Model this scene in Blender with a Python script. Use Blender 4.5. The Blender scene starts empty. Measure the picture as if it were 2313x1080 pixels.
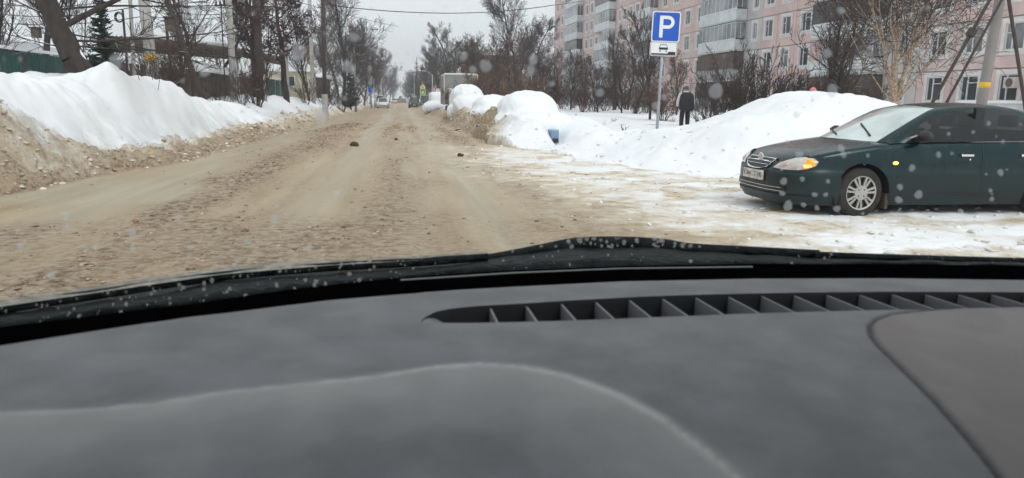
import bpy, bmesh, math, random
import numpy as np
from mathutils import Vector, Matrix
R_ = math.radians
random.seed(7); np.random.seed(7)
sc = bpy.context.scene
COL = sc.collection

# ------------------------------------------------------------------ camera
F_PX, PW, PH = 1680.0, 2313, 1080
PITCH, YAW, ROLL, CZ = R_(10.57), R_(8.45), R_(0.7), 1.40
fwd = np.array([math.sin(YAW)*math.cos(PITCH), math.cos(YAW)*math.cos(PITCH), -math.sin(PITCH)])
rt0 = np.array([math.cos(YAW), -math.sin(YAW), 0.0]); up0 = np.cross(rt0, fwd)
rt = math.cos(ROLL)*rt0 + math.sin(ROLL)*up0
up = math.cos(ROLL)*up0 - math.sin(ROLL)*rt0
cam = bpy.data.cameras.new('camera'); camo = bpy.data.objects.new('camera', cam); COL.objects.link(camo)
M = Matrix.Identity(4)
for i in range(3):
    M[i][0] = rt[i]; M[i][1] = up[i]; M[i][2] = -fwd[i]
M[2][3] = CZ
camo.matrix_world = M
cam.sensor_width = 36; cam.lens = 36*F_PX/PW
cam.clip_start = 0.05; cam.clip_end = 3000
cam.dof.use_dof = True; cam.dof.focus_distance = 14; cam.dof.aperture_fstop = 7.5
sc.camera = camo

def ray(px, py):
    return fwd + rt*((px-PW/2)/F_PX) - up*((py-PH/2)/F_PX)
def gz(px, py, z=0.0):            # where the sight line through a pixel meets height z
    d = ray(px, py); t = (z-CZ)/d[2]; return np.array([0, 0, CZ]) + d*t
def at(px, py, y):                # where it reaches distance y along the street
    d = ray(px, py); return np.array([0, 0, CZ]) + d*(y/d[1])

# ------------------------------------------------------------------ sky, sun, exposure
w = bpy.data.worlds.new('World'); sc.world = w; w.use_nodes = True
nt = w.node_tree; bg = nt.nodes['Background']
sky = nt.nodes.new('ShaderNodeTexSky'); sky.sky_type = 'NISHITA'; sky.sun_disc = False
SUN_EL, SUN_ROT = R_(42), R_(158)
sky.sun_elevation = SUN_EL; sky.sun_rotation = SUN_ROT
mx = nt.nodes.new('ShaderNodeMix'); mx.data_type = 'RGBA'; mx.inputs[0].default_value = 0.93
nt.links.new(sky.outputs[0], mx.inputs[6]); mx.inputs[7].default_value = (7.15, 7.45, 7.65, 1)
nt.links.new(mx.outputs[2], bg.inputs[0]); bg.inputs[1].default_value = 0.1
sl = bpy.data.lights.new('sun', 'SUN'); sl.energy = 0.95; sl.angle = R_(25); sl.color = (1, .97, .93)
so = bpy.data.objects.new('sun', sl); COL.objects.link(so)
sd = Vector((math.sin(SUN_ROT)*math.cos(SUN_EL), math.cos(SUN_ROT)*math.cos(SUN_EL), math.sin(SUN_EL)))
so.rotation_euler = sd.to_track_quat('Z', 'Y').to_euler(); so.location = (0, -20, 60)
sc.view_settings.view_transform = 'Standard'; sc.view_settings.look = 'None'
sc.view_settings.gamma = 1; sc.view_settings.use_curve_mapping = False
sc.view_settings.exposure = 0.52
sc.cycles.max_bounces = 6; sc.cycles.transparent_max_bounces = 24; sc.cycles.volume_bounces = 0

# ------------------------------------------------------------------ helpers
def mat(name, col, rough=.8, var=0.0, vscale=3.0, bump=0.0, bscale=20.0, metal=0.0, coat=0.0, spec=.5, col2=None, stretch=None):
    m = bpy.data.materials.new(name); m.use_nodes = True; n = m.node_tree; b = n.nodes['Principled BSDF']
    b.inputs['Base Color'].default_value = (*col, 1); b.inputs['Roughness'].default_value = rough
    b.inputs['Metallic'].default_value = metal; b.inputs['Coat Weight'].default_value = coat
    b.inputs['Specular IOR Level'].default_value = spec
    tc = n.nodes.new('ShaderNodeTexCoord')
    src = tc.outputs['Object']
    if stretch:
        mp = n.nodes.new('ShaderNodeMapping'); mp.inputs['Scale'].default_value = stretch
        n.links.new(src, mp.inputs[0]); src = mp.outputs[0]
    if var or col2:
        t = n.nodes.new('ShaderNodeTexNoise'); t.inputs['Scale'].default_value = vscale; t.inputs['Detail'].default_value = 5
        n.links.new(src, t.inputs['Vector'])
        r = n.nodes.new('ShaderNodeValToRGB'); n.links.new(t.outputs['Fac'], r.inputs[0])
        r.color_ramp.elements[0].position = .36; r.color_ramp.elements[1].position = .64
        c2 = col2 if col2 else tuple(min(1, c*(1+var)) for c in col)
        c1 = col if col2 else tuple(c*(1-var) for c in col)
        r.color_ramp.elements[0].color = (*c1, 1); r.color_ramp.elements[1].color = (*c2, 1)
        n.links.new(r.outputs[0], b.inputs['Base Color'])
    if bump:
        t2 = n.nodes.new('ShaderNodeTexNoise'); t2.inputs['Scale'].default_value = bscale; t2.inputs['Detail'].default_value = 6
        n.links.new(src, t2.inputs['Vector'])
        bp = n.nodes.new('ShaderNodeBump'); bp.inputs['Strength'].default_value = bump; bp.inputs['Distance'].default_value = .02
        n.links.new(t2.outputs['Fac'], bp.inputs['Height']); n.links.new(bp.outputs[0], b.inputs['Normal'])
    return m

def snow_top(m, amount=.25):
    """snow lying on the upward faces of bark"""
    n = m.node_tree; b = n.nodes['Principled BSDF']
    g = n.nodes.new('ShaderNodeNewGeometry'); s = n.nodes.new('ShaderNodeSeparateXYZ'); n.links.new(g.outputs['True Normal'], s.inputs[0])
    t = n.nodes.new('ShaderNodeTexNoise'); t.inputs['Scale'].default_value = 1.7
    tc = n.nodes.new('ShaderNodeTexCoord'); n.links.new(tc.outputs['Object'], t.inputs['Vector'])
    a = n.nodes.new('ShaderNodeMath'); a.operation = 'ADD'; n.links.new(s.outputs[2], a.inputs[0]); n.links.new(t.outputs['Fac'], a.inputs[1])
    k = n.nodes.new('ShaderNodeMapRange'); k.inputs[1].default_value = 1.36-amount; k.inputs[2].default_value = 1.46-amount
    n.links.new(a.outputs[0], k.inputs[0])
    x = n.nodes.new('ShaderNodeMix'); x.data_type = 'RGBA'
    lk = b.inputs['Base Color'].links
    if lk: n.links.new(lk[0].from_socket, x.inputs[6])
    else: x.inputs[6].default_value = b.inputs['Base Color'].default_value
    x.inputs[7].default_value = (.8, .82, .84, 1)
    n.links.new(k.outputs[0], x.inputs[0]); n.links.new(x.outputs[2], b.inputs['Base Color'])
    return m

def tag(o, label=None, cat=None, group=None, kind=None):
    if label: o['label'] = label
    if cat: o['category'] = cat
    if group: o['group'] = group
    if kind: o['kind'] = kind
    return o

def empty(name, loc=(0, 0, 0), rz=0.0, label=None, cat=None, group=None):
    o = bpy.data.objects.new(name, None); COL.objects.link(o); o.location = loc; o.rotation_euler = (0, 0, rz)
    o.empty_display_size = .2
    return tag(o, label, cat, group)

def link(name, me, m=None, parent=None, loc=(0, 0, 0), rot=(0, 0, 0), smooth=False):
    o = bpy.data.objects.new(name, me); COL.objects.link(o)
    if m is not None and len(me.materials) == 0: me.materials.append(m)
    if parent is not None: o.parent = parent
    o.location = loc; o.rotation_euler = rot
    if smooth: me.polygons.foreach_set('use_smooth', [True]*len(me.polygons))
    return o

class MB:
    def __init__(s): s.v = []; s.f = []
    def add(s, vs, fs):
        o = len(s.v); s.v += [tuple(map(float, p)) for p in vs]; s.f += [tuple(i+o for i in f) for f in fs]; return s
    def box(s, x0, x1, y0, y1, z0, z1):
        return s.add([(x0,y0,z0),(x1,y0,z0),(x1,y1,z0),(x0,y1,z0),(x0,y0,z1),(x1,y0,z1),(x1,y1,z1),(x0,y1,z1)],
                     [(0,3,2,1),(4,5,6,7),(0,1,5,4),(1,2,6,5),(2,3,7,6),(3,0,4,7)])
    def tube(s, path, rad, n=8, cap=True):
        path = [Vector(p) for p in path]
        if not isinstance(rad, (list, tuple)): rad = [rad]*len(path)
        vs = []; fs = []
        for i, p in enumerate(path):
            a = path[max(0, i-1)]; b = path[min(len(path)-1, i+1)]; d = (b-a).normalized()
            u = d.cross(Vector((0, 0, 1)))
            if u.length < .05: u = d.cross(Vector((1, 0, 0)))
            u.normalize(); v = d.cross(u)
            for k in range(n):
                an = 2*math.pi*k/n; vs.append(p + (u*math.cos(an)+v*math.sin(an))*rad[i])
        for i in range(len(path)-1):
            for k in range(n):
                fs.append((i*n+k, i*n+(k+1) % n, (i+1)*n+(k+1) % n, (i+1)*n+k))
        if cap: fs.append(tuple(range(n))); fs.append(tuple((len(path)-1)*n+k for k in reversed(range(n))))
        return s.add(vs, fs)
    def grid(s, P):      # P[i][j] points
        ni, nj = len(P), len(P[0])
        return s.add([p for r in P for p in r], [(i*nj+j, (i+1)*nj+j, (i+1)*nj+j+1, i*nj+j+1) for i in range(ni-1) for j in range(nj-1)])
    def prism(s, pts, axis, a, b):   # 2D outline extruded along an axis
        def P(q, h):
            if axis == 'x': return (h, q[0], q[1])
            if axis == 'y': return (q[0], h, q[1])
            return (q[0], q[1], h)
        n = len(pts)
        return s.add([P(q, a) for q in pts]+[P(q, b) for q in pts], [tuple(range(n)), tuple(range(2*n-1, n-1, -1))]+[(i, i+n, (i+1) % n+n, (i+1) % n) for i in range(n)])
    def mesh(s, name):
        me = bpy.data.meshes.new(name); me.from_pydata(s.v, [], s.f); me.update(); return me
    def build(s, name, m, parent=None, loc=(0, 0, 0), rot=(0, 0, 0), smooth=False, bevel=0.0, recalc=True):
        me = s.mesh(name)
        if recalc or bevel:
            bm = bmesh.new(); bm.from_mesh(me)
            if bevel:
                bmesh.ops.bevel(bm, geom=list(bm.edges), offset=bevel, segments=2, affect='EDGES', profile=.5)
            bmesh.ops.recalc_face_normals(bm, faces=bm.faces); bm.to_mesh(me); bm.free()
        return link(name, me, m, parent, loc, rot, smooth)

def np_mesh(name, V, Q):
    me = bpy.data.meshes.new(name); V = np.asarray(V, dtype=np.float32); Q = np.asarray(Q, dtype=np.int32); k = Q.shape[1]
    me.vertices.add(len(V)); me.vertices.foreach_set('co', V.ravel())
    me.loops.add(Q.size); me.loops.foreach_set('vertex_index', Q.ravel())
    me.polygons.add(len(Q)); me.polygons.foreach_set('loop_start', np.arange(0, Q.size, k, dtype=np.int32))
    me.polygons.foreach_set('loop_total', np.full(len(Q), k, dtype=np.int32))
    me.update(calc_edges=True); me.validate()
    return me

def _h(ix, iy, s):
    n = (ix.astype(np.int64)*374761393 + iy.astype(np.int64)*668265263 + s*974711) & 0x7fffffff
    n = ((n ^ (n >> 13))*1274126177) & 0x7fffffff
    return ((n ^ (n >> 16)) & 0xffff)/65535.0
def vnoise(x, y, s=0):
    ix = np.floor(x); iy = np.floor(y); fx = x-ix; fy = y-iy; fx = fx*fx*(3-2*fx); fy = fy*fy*(3-2*fy)
    a = _h(ix, iy, s); b = _h(ix+1, iy, s); c = _h(ix, iy+1, s); d = _h(ix+1, iy+1, s)
    return (a*(1-fx)+b*fx)*(1-fy)+(c*(1-fx)+d*fx)*fy
def fbm(x, y, o=4, s=0, g=.5):
    r = 0; a = 1; t = 0
    for i in range(o):
        r = r+a*vnoise(x*2**i+i*17.3, y*2**i+i*9.1, s+i); t += a; a *= g
    return r/t
def sstep(a, b, x):
    t = np.clip((x-a)/(b-a), 0, 1); return t*t*(3-2*t)

def catmull(P, n):
    P = [np.array(p, float) for p in P]; P = [2*P[0]-P[1]]+P+[2*P[-1]-P[-2]]; out = []
    for i in range(1, len(P)-2):
        for k in range(n):
            t = k/n; a, b, c, d = P[i-1:i+3]
            out.append(.5*((2*b)+(-a+c)*t+(2*a-5*b+4*c-d)*t*t+(-a+3*b-3*c+d)*t**3))
    out.append(P[-2]); return out


# ------------------------------------------------------------------ materials
M_conc = mat('concrete', (.38, .37, .36), .9, .15, 2, .4, 30)
M_yel = mat('yellow_paint', (.75, .42, .03), .7, .12, 6)
M_dwood = mat('dark_wood', (.06, .045, .04), .9, .25, 4, .4, 40, stretch=(8, 8, 1))
M_metal = mat('galvanised_metal', (.36, .38, .41), .45, .1, 8, metal=.6)
M_black = mat('black_rubber', (.012, .013, .014), .55, .3, 12, .3, 60)
M_snow = mat('snow', (.83, .85, .88), .85, .03, 1.5, .5, 6, spec=.25)
M_bark = snow_top(mat('dark_bark', (.044, .034, .029), .95, .3, 3, .8, 25, stretch=(4, 4, 1)), .10)
M_twig = snow_top(mat('brown_twigs', (.075, .055, .048), .95, .25, 1.5), .03)
M_twig2 = mat('reddish_twigs', (.085, .058, .048), .95, .3, 1.2)
M_twig3 = mat('grey_twigs', (.115, .100, .095), .95, .25, 1.2)
M_birch = mat('birch_bark', (.50, .39, .29), .85, 0, 6, .3, 20, col2=(.24, .16, .11), stretch=(2, 2, 3))
M_leafd = mat('withered_leaves', (.055, .030, .028), .9, .35, 2)
M_leafr = mat('rusty_leaves', (.16, .085, .055), .9, .35, 2)
M_spruce = mat('spruce_needles', (.022, .042, .030), .9, .3, 3)
M_wglass = mat('window_pane', (.055, .06, .065), .12, .5, .35, spec=.6)
M_white = mat('white_frame', (.66, .67, .68), .6, .06, 5)

# ================================================================== TERRAIN
PL = np.array([(-6.9, -30), (-6.7, 3), (-6.3, 8), (-5.6, 11.4), (-4.75, 17), (-4.6, 39), (-4.6, 900)], float)
PR = np.array([(1.9, 900), (2.4, 90), (2.65, 34), (2.75, 24.5), (3.8, 19.6), (4.9, 14.9), (5.9, 13.1), (8, 12.5), (90, 12.4)], float)
def sdist(x, y, P, sign):
    best = np.full(x.shape, 1e9); side = np.zeros(x.shape)
    for i in range(len(P)-1):
        a = P[i]; b = P[i+1]; d = b-a; L2 = d@d
        t = np.clip(((x-a[0])*d[0]+(y-a[1])*d[1])/L2, 0, 1)
        qx = x-(a[0]+t*d[0]); qy = y-(a[1]+t*d[1]); r = np.hypot(qx, qy)
        cr = d[0]*qy-d[1]*qx
        m = r < best-1e-9; best = np.where(m, r, best); side = np.where(m, np.sign(cr), side)
    return best*side*sign
def terrain(x, y):
    nz = fbm(x*.35, y*.35, 4, 3)-.5
    e = (fbm(x*.8, y*.5, 3, 11)-.5)*.7
    dl = sdist(x, y, PL, 1)+e*sstep(3, 8, y)
    dr = sdist(x, y, PR, 1)+e*.8
    # --- road
    wob = (vnoise(y*.09, y*0+2.5, 5)-.5)*.5
    xx = x+wob
    def band(c, wd): return np.exp(-((xx-c)/wd)**2)
    grit = np.clip(1.0*band(-2.75, .7)+.42*band(-.2, .45)+.40*band(1.95, .4)+.3*band(-1.6, .15)+.25*band(.55, .12), 0, 1)
    pat = fbm(x*1.5, y*.13, 4, 21)
    grit = np.clip(grit*(.30+1.4*sstep(.28, .72, pat))+.25*sstep(.50, .75, fbm(x*.6+4, y*.4, 3, 27)), 0, 1)
    near = sstep(9.9, 8.6, y-.18*x)*sstep(1.6, -1.0, x)
    grit = np.clip(np.maximum(grit, near*(.30+.40*sstep(.3, .7, fbm(x*1.3, y*.9, 4, 31)))), 0, 1)
    puddle = np.clip(sstep(13.5, 12.3, y+.5*(x+4))*sstep(9.6, 10.4, y+.05*x)*sstep(-2.2, -3.4, x), 0, 1)
    grit = grit*(1-.92*puddle)
    grain = fbm(x*7, y*5, 4, 41, .62)-.5
    zr = .02+.035*grit*(1+1.6*grain)-.03*(band(1.0, .16)+.6*band(-3.9, .45)+.5*band(-1.15, .3)+.6*band(.2, .12))+.025*nz*2
    # packed snow of the side street on the right
    side = sstep(-1.2, 2.4, x-(1.9+.12*(12.6-y))*1.0+1.2*nz)*sstep(26, 17, y)
    zr = zr+side*(.02+.05*(fbm(x*2.2, y*2.2, 4, 51)-.5)+.03*(fbm(x*9, y*9, 2, 53)-.5))
    # --- left bank
    drift = .22*np.exp(-((x+7.05)/.45)**2-((y-20.0)/.6)**2)+.12*np.exp(-((x+6.8)/1.0)**2-((y-19.8)/1.0)**2)
    A = 1.22+.35*(fbm(x*0+1, y*.12, 2, 61)-.5)*2+.56*sstep(27.5, 22, y)*sstep(-8, 4, y)+.12*np.exp(-((y-19)/3)**2)
    kk = sstep(13.2, 16.5, y)*sstep(36, 27, y); t1 = sstep(-.15, 1.05, dl)*.62*(1-.62*kk); t2 = sstep(.75+.30*kk, 2.4+.05*kk, dl)
    zl = t1+(A-.62*(1-.62*kk))*t2
    rid = np.exp(-((dl-1.15)/.55)**2)*sstep(16, 12.5, y)*sstep(5, 9, y)*.62
    zl = zl+rid
    face = np.clip(sstep(-.30, .05, dl)*sstep(2.1, .8, dl+1.1*nz), 0, 1)
    rough = (fbm(x*2.6, y*2.6, 4, 71, .6)-.5)
    zl = zl+face*(rough*.42+.26*(fbm(x*7, y*7, 3, 75, .65)-.5))+.22*nz*t2+.20*(fbm(x*1.5, y*1.5, 3, 73)-.5)*t2+.14*(np.abs(fbm(x*2.7+9, y*2.2, 3, 74)-.5)*2-.25)*t2
    zl = zl-sstep(4.5, 7.5, dl)*(A-.95)+drift
    # --- right bank
    B = .27+.42*sstep(30, 60, y)*sstep(2, 9, dr)
    berm = np.exp(-((dr-.62)/.46)**2)*(.34+.42*(fbm(y*.4, y*0, 2, 81)-.3))*sstep(23, 28, y)
    zR = sstep(-.1, 1.6, dr)*B+berm
    faceR = np.clip(sstep(-.30, .02, dr)*sstep(2.0, .9, dr+.8*nz), 0, 1)*sstep(21.8, 26, y)
    mound = 1.36*np.exp(-(np.abs((x-9.75)/2.35)**2.5))*np.exp(-(np.abs((y-16.9)/2.7)**2.4))
    mound2 = .12*np.exp(-((x-4.9)/1.2)**2-((y-19.6)/1.1)**2)+.25*np.exp(-((x-6.9)/1.0)**2-((y-14.9)/.9)**2)
    carm = 0
    for cx, cy, rx, ry, hh in ((4.5, 26.0, 1.9, 3.3, .50), (4.2, 43.6, 1.7, 3.4, .55), (5.0, 37, 1.6, 3.0, .5), (3.9, 23.6, 1.1, 1.2, .28), (6.1, 24.2, .8, 1.6, .22)): carm = carm+hh*np.exp(-np.abs((x-cx)/rx)**3-np.abs((y-cy)/ry)**3)
    zR = zR+carm*(1+.6*nz)+.12*carm*(fbm(x*2.4, y*2.4, 3, 87)-.5)*2
    zR = zR+.26*sstep(.2, 1.6, dr)*sstep(4.2, 2.0, dr)*sstep(22, 19, y)*(.6+.9*fbm(x*.9, y*.9, 3, 88))
    zR = zR-.62*np.exp(-((x-4.78)/.36)**2-(np.abs(y-22.2)/1.9)**3)
    zR = zR+mound+mound2+faceR*(rough*.5+.26*(fbm(x*7, y*7, 3, 77, .65)-.5))+.16*nz*sstep(.2, 2, dr)+.11*(fbm(x*1.5, y*1.5, 3, 83)-.5)*sstep(0, 1, dr)
    zR = zR+.06*(1-sstep(20, 40, y))*(fbm(x*4.5, y*4.5, 3, 85)-.5)*sstep(0, 1, dr)
    z = np.where(dl > 0, zl+np.minimum(zr, .1), zr); z = np.where(dr > 0, np.maximum(zR, 0)+np.minimum(zr, .1), z)
    # --- albedo masks: r dirt, g snow (1 = clean snow), b gritty brown
    dirt = np.zeros_like(z); snow = np.zeros_like(z)
    sp = fbm(x*3.1, y*3.1, 4, 91, .6)
    snow = np.where(dl > 0, sstep(-.15+.75*kk, 1.45+.15*kk, dl+1.2*nz+sstep(14, 18, y)*.25-sstep(21, 30, y)*.2-rid*.55), snow)
    snow = np.where(dr > 0, sstep(.2, 1.5, dr+1.0*nz+sstep(26, 22.5, y)*1.5-faceR*.35), snow)
    snow = np.where((dl <= 0) & (dr <= 0), side*(.42+.5*sstep(.32, .6, fbm(x*1.2, y*1.8, 4, 95))), snow)
    grt = np.where((dl <= 0) & (dr <= 0), np.maximum(grit*(1-.9*side), .8*np.maximum(sstep(-.3, 0, dl), sstep(-.3, 0, dr)*sstep(21.8, 26, y))), np.clip((face+faceR)*1.2, 0, 1)*(.30+.45*sstep(.40, .6, sp)))
    track = np.clip(band(1.0, .22)+.55*band(.1, .16)+.6*band(-1.2, .35)+.8*band(-3.9, .5)+.9*puddle, 0, 1)*(1-side)*((dl <= 0) & (dr <= 0))
    return z, dl, dr, np.clip(snow, 0, 1), np.clip(grt, 0, 1), side, face, faceR, track

def ground_mat():
    m = bpy.data.materials.new('slush_and_snow'); m.use_nodes = True; n = m.node_tree; b = n.nodes['Principled BSDF']
    at_ = n.nodes.new('ShaderNodeAttribute'); at_.attribute_name = 'mask'
    s = n.nodes.new('ShaderNodeSeparateColor'); n.links.new(at_.outputs['Color'], s.inputs[0])
    tc = n.nodes.new('ShaderNodeTexCoord')
    def noise(sc_, det=6, rough=.6, st=None):
        t = n.nodes.new('ShaderNodeTexNoise'); t.inputs['Scale'].default_value = sc_; t.inputs['Detail'].default_value = det; t.inputs['Roughness'].default_value = rough
        if st:
            mp = n.nodes.new('ShaderNodeMapping'); mp.inputs['Scale'].default_value = st
            n.links.new(tc.outputs['Object'], mp.inputs[0]); n.links.new(mp.outputs[0], t.inputs['Vector'])
        else: n.links.new(tc.outputs['Object'], t.inputs['Vector'])
        return t.outputs['Fac']
    def ramp(f, p0, c0, p1, c1):
        r = n.nodes.new('ShaderNodeValToRGB'); n.links.new(f, r.inputs[0]); e = r.color_ramp.elements
        e[0].position = p0; e[0].color = (*c0, 1); e[1].position = p1; e[1].color = (*c1, 1); return r.outputs[0]
    def mix(f, a, c):
        x = n.nodes.new('ShaderNodeMix'); x.data_type = 'RGBA'; n.links.new(f, x.inputs[0]); n.links.new(a, x.inputs[6]); n.links.new(c, x.inputs[7]); return x.outputs[2]
    def math_(op, a, c, cl=False):
        x = n.nodes.new('ShaderNodeMath'); x.operation = op; x.use_clamp = cl
        for i, q in enumerate((a, c)):
            if isinstance(q, (int, float)): x.inputs[i].default_value = q
            else: n.links.new(q, x.inputs[i])
        return x.outputs[0]
    smooth = ramp(noise(.8, 5, .6, (3, .25, 1)), .35, (.335, .250, .145), .65, (.475, .375, .240))
    gr = ramp(noise(11, 7, .7), .38, (.23, .15, .09), .58, (.70, .56, .42))
    tr = ramp(noise(1.1, 4, .6, (4, .2, 1)), .35, (.365, .315, .215), .65, (.46, .405, .290))
    smooth = mix(math_('MULTIPLY', s.outputs[2], .85, True), smooth, tr)
    base = mix(math_('MULTIPLY', s.outputs[1], 1.0, True), smooth, gr)
    cream = ramp(noise(1.6, 6, .65), .36, (.64, .53, .39), .60, (.80, .75, .66))
    white = ramp(noise(.7, 4, .5), .35, (.80, .825, .85), .7, (.86, .87, .885))
    sn0 = s.outputs[0]; edge = math_('ADD', math_('MULTIPLY', math_('MULTIPLY', sn0, math_('SUBTRACT', 1.0, sn0)), 7.5), .05)
    sn = math_('ADD', sn0, math_('MULTIPLY', math_('SUBTRACT', math_('ADD', math_('MULTIPLY', noise(2.6, 8, .72), .7), math_('MULTIPLY', noise(9, 5, .7), .3)), .5), math_('MULTIPLY', edge, 1.6)), True)
    f1 = math_('MULTIPLY', sn, 2.0, True)
    c1 = mix(f1, base, cream)
    f2 = math_('MULTIPLY', math_('SUBTRACT', sn, .5), 2.2, True)
    c2 = mix(f2, c1, white)
    n.links.new(c2, b.inputs['Base Color'])
    rr = n.nodes.new('ShaderNodeMapRange'); n.links.new(math_('ADD', s.outputs[0], s.outputs[1], True), rr.inputs[0])
    rr.inputs[3].default_value = .42; rr.inputs[4].default_value = .9; n.links.new(rr.outputs[0], b.inputs['Roughness'])
    b.inputs['Specular IOR Level'].default_value = .3
    h = math_('MULTIPLY', noise(24, 6, .7), math_('ADD', math_('MULTIPLY', s.outputs[1], 1.5), math_('ADD', math_('MULTIPLY', math_('SUBTRACT', 1.0, f2), .35), .05)))
    bp = n.nodes.new('ShaderNodeBump'); bp.inputs['Strength'].default_value = 1.0; bp.inputs['Distance'].default_value = .06
    n.links.new(h, bp.inputs['Height']); n.links.new(bp.outputs[0], b.inputs['Normal'])
    return m
M_ground = ground_mat()

def sheet(X, Y):
    gx, gy = np.meshgrid(X, Y, indexing='ij')
    z, dl, dr, snow, grt, side, fa, fr, trk = terrain(gx, gy)
    ni, nj = gx.shape
    V = np.stack([gx, gy, z], -1).reshape(-1, 3); C = np.stack([snow, grt, trk, np.ones_like(z)], -1).reshape(-1, 4)
    I = np.arange(ni*nj).reshape(ni, nj)
    Q = np.stack([I[:-1, :-1], I[1:, :-1], I[1:, 1:], I[:-1, 1:]], -1).reshape(-1, 4)
    cl = dl[:-1, :-1].ravel() > .02; cr = dr[:-1, :-1].ravel() > .02
    return V, Q, C, cl, cr
def steps(a, b, s0, k):
    r = [a]
    while r[-1] < b: r.append(r[-1]+s0+k*max(0, r[-1]-a))
    return np.array(r)
Ys = steps(3.0, 34.0, .045, .0035)
Xn = np.concatenate([steps(0, 22, .3, .03)[::-1]*-1-10.3, np.arange(-10.2, 12.2, .055), 12.3+steps(0, 26, .3, .03)])
Yf = steps(Ys[-1], 900, .5, .012)
Xf = np.concatenate([-12-steps(0, 200, 1, .2)[::-1], np.arange(-11.5, 9.6, .3), 10+steps(0, 200, 1, .2)])
Yb = np.concatenate([np.arange(-40, 3.0, 1.0), [3.0]])
parts = [sheet(Xn, Ys), sheet(Xf, Yf), sheet(Xf, Yb)]
def ground_obj(name, sel, label):
    Vs = []; Qs = []; Cs = []; o = 0
    for k, (V, Q, C, cl, cr) in enumerate(parts):
        m = sel(cl, cr); q = Q[m]
        if len(q) == 0: continue
        u, inv = np.unique(q, return_inverse=True)
        Vs.append(V[u]); Cs.append(C[u]); Qs.append(inv.reshape(-1, 4)+o); o += len(u)
    me = np_mesh(name, np.concatenate(Vs), np.concatenate(Qs))
    ca = me.color_attributes.new('mask', 'FLOAT_COLOR', 'POINT'); ca.data.foreach_set('color', np.concatenate(Cs).astype(np.float32).ravel())
    ob = link(name, me, M_ground, smooth=True); tag(ob, label, None, None, 'structure'); return ob
ground_obj('road', lambda a, c: ~a & ~c, 'road and side street covered in tan slush and packed snow')
ground_obj('snow_bank', lambda a, c: a, 'ploughed snow bank with a dirty face along the left of the road')
ground_obj('snow_field', lambda a, c: c & ~a, 'ploughed snow bank and snowy yard to the right of the road')
g = MB(); g.add([(-1500, -300, -.6), (1500, -300, -.6), (1500, 2000, -.6), (-1500, 2000, -.6)], [(0, 1, 2, 3)])
tag(g.build('ground', M_snow, recalc=False), 'snowy ground reaching to the horizon', None, None, 'structure')

def hz(x, y): return float(terrain(np.array([float(x)]), np.array([float(y)]))[0][0])

# loose lumps of slush
ICO = None
def lumps():
    bm = bmesh.new(); bmesh.ops.create_icosphere(bm, subdivisions=1, radius=1); bv = np.array([v.co[:] for v in bm.verts]); bf = np.array([[v.index for v in f.verts] for f in bm.faces]); bm.free()
    rng = np.random.RandomState(5)
    def scatter(name, N, box, keep, smin, smax, m, label):
        x = rng.uniform(box[0], box[1], N); y = box[2]+(box[3]-box[2])*rng.uniform(0, 1, N)**1.3
        z, dl, dr, snow, grt, side, fa, fr, trk = terrain(x, y)
        p = keep(x, y, dl, dr, snow, grt, side, fa, fr); k = rng.uniform(0, 1, N) < p
        x, y, z = x[k], y[k], z[k]; n = len(x)
        s = smin+(smax-smin)*rng.uniform(0, 1, n)**3
        s = s*(1+y/40)
        V = bv[None]*s[:, None, None]*rng.uniform(.4, 1.5, (n, len(bv), 1))*rng.uniform(.6, 1.5, (n, 1, 3))*np.array([1.1, 1.1, .55])
        V = V+np.stack([x, y, z+s*.15], -1)[:, None]
        Fq = bf[None]+(np.arange(n)*len(bv))[:, None, None]
        o = link(name, np_mesh(name, V.reshape(-1, 3), Fq.reshape(-1, 3)), m); tag(o, label, 'slush lumps', None, 'stuff')
    Mb = mat('brown_slush', (.15, .095, .055), .9, 0, 6, .5, 30, col2=(.52, .39, .28))
    Mt = mat('dirty_snow_lump', (.34, .25, .17), .9, 0, 3, .5, 30, col2=(.74, .68, .60))
    Mw = mat('snow_lump', (.66, .62, .56), .9, 0, 3, .3, 30, col2=(.82, .83, .85))
    road = lambda x, y, dl, dr, sn, g, sd, fa, fr: np.where((dl < 0) & (dr < 0), g**1.7*.95+.008, 0)*(1-.8*sd)
    scatter('slush_crumbs', 42000, (-6, 5, 5, 42), road, .004, .022, Mb, 'brown crumbs of slush strewn between the tyre tracks')
    face = lambda x, y, dl, dr, sn, g, sd, fa, fr: (fa+fr)*.6*(sn < .85)
    scatter('dirty_snow_crumbs', 42000, (-8.6, 6, 9, 48), face, .008, .042, Mt, 'dirty crumbs of ploughed snow on the bank faces')
    wh = lambda x, y, dl, dr, sn, g, sd, fa, fr: np.where((dr < 0), sd*.25, np.exp(-np.abs(dr))*.5)*(x > 0)
    scatter('snow_crumbs', 6000, (1.5, 12, 6, 24), wh, .008, .04, Mw, 'pale crumbs of snow on the side street')
lumps()
for i, (px, py, s, lb) in enumerate([(800, 331, .12, 'dark clod of slush left of the middle of the road'), (1040, 357, .07, 'small dark clod by the foot of the right bank'), (895, 318, .06, 'tiny brown clod in the middle of the road')]):
    p = gz(px, py); bm = bmesh.new(); bmesh.ops.create_icosphere(bm, subdivisions=3, radius=s)
    rr = random.Random(i)
    for v in bm.verts:
        q = np.array(v.co)*9/s*.12
        v.co *= .75+.6*float(vnoise(np.array([q[0]*6+q[2]*4+50]), np.array([q[1]*6+i*9+q[2]*3+50]))[0]); v.co.z *= .7
    me = bpy.data.meshes.new('slush_clod'); bm.to_mesh(me); bm.free()
    tag(link('slush_clod', me, mat('clod', (.055, .036, .022), .9, .3, 10, .8, 30), loc=(p[0], p[1], hz(p[0], p[1])+s*.3)), lb, 'slush clod')

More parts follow.
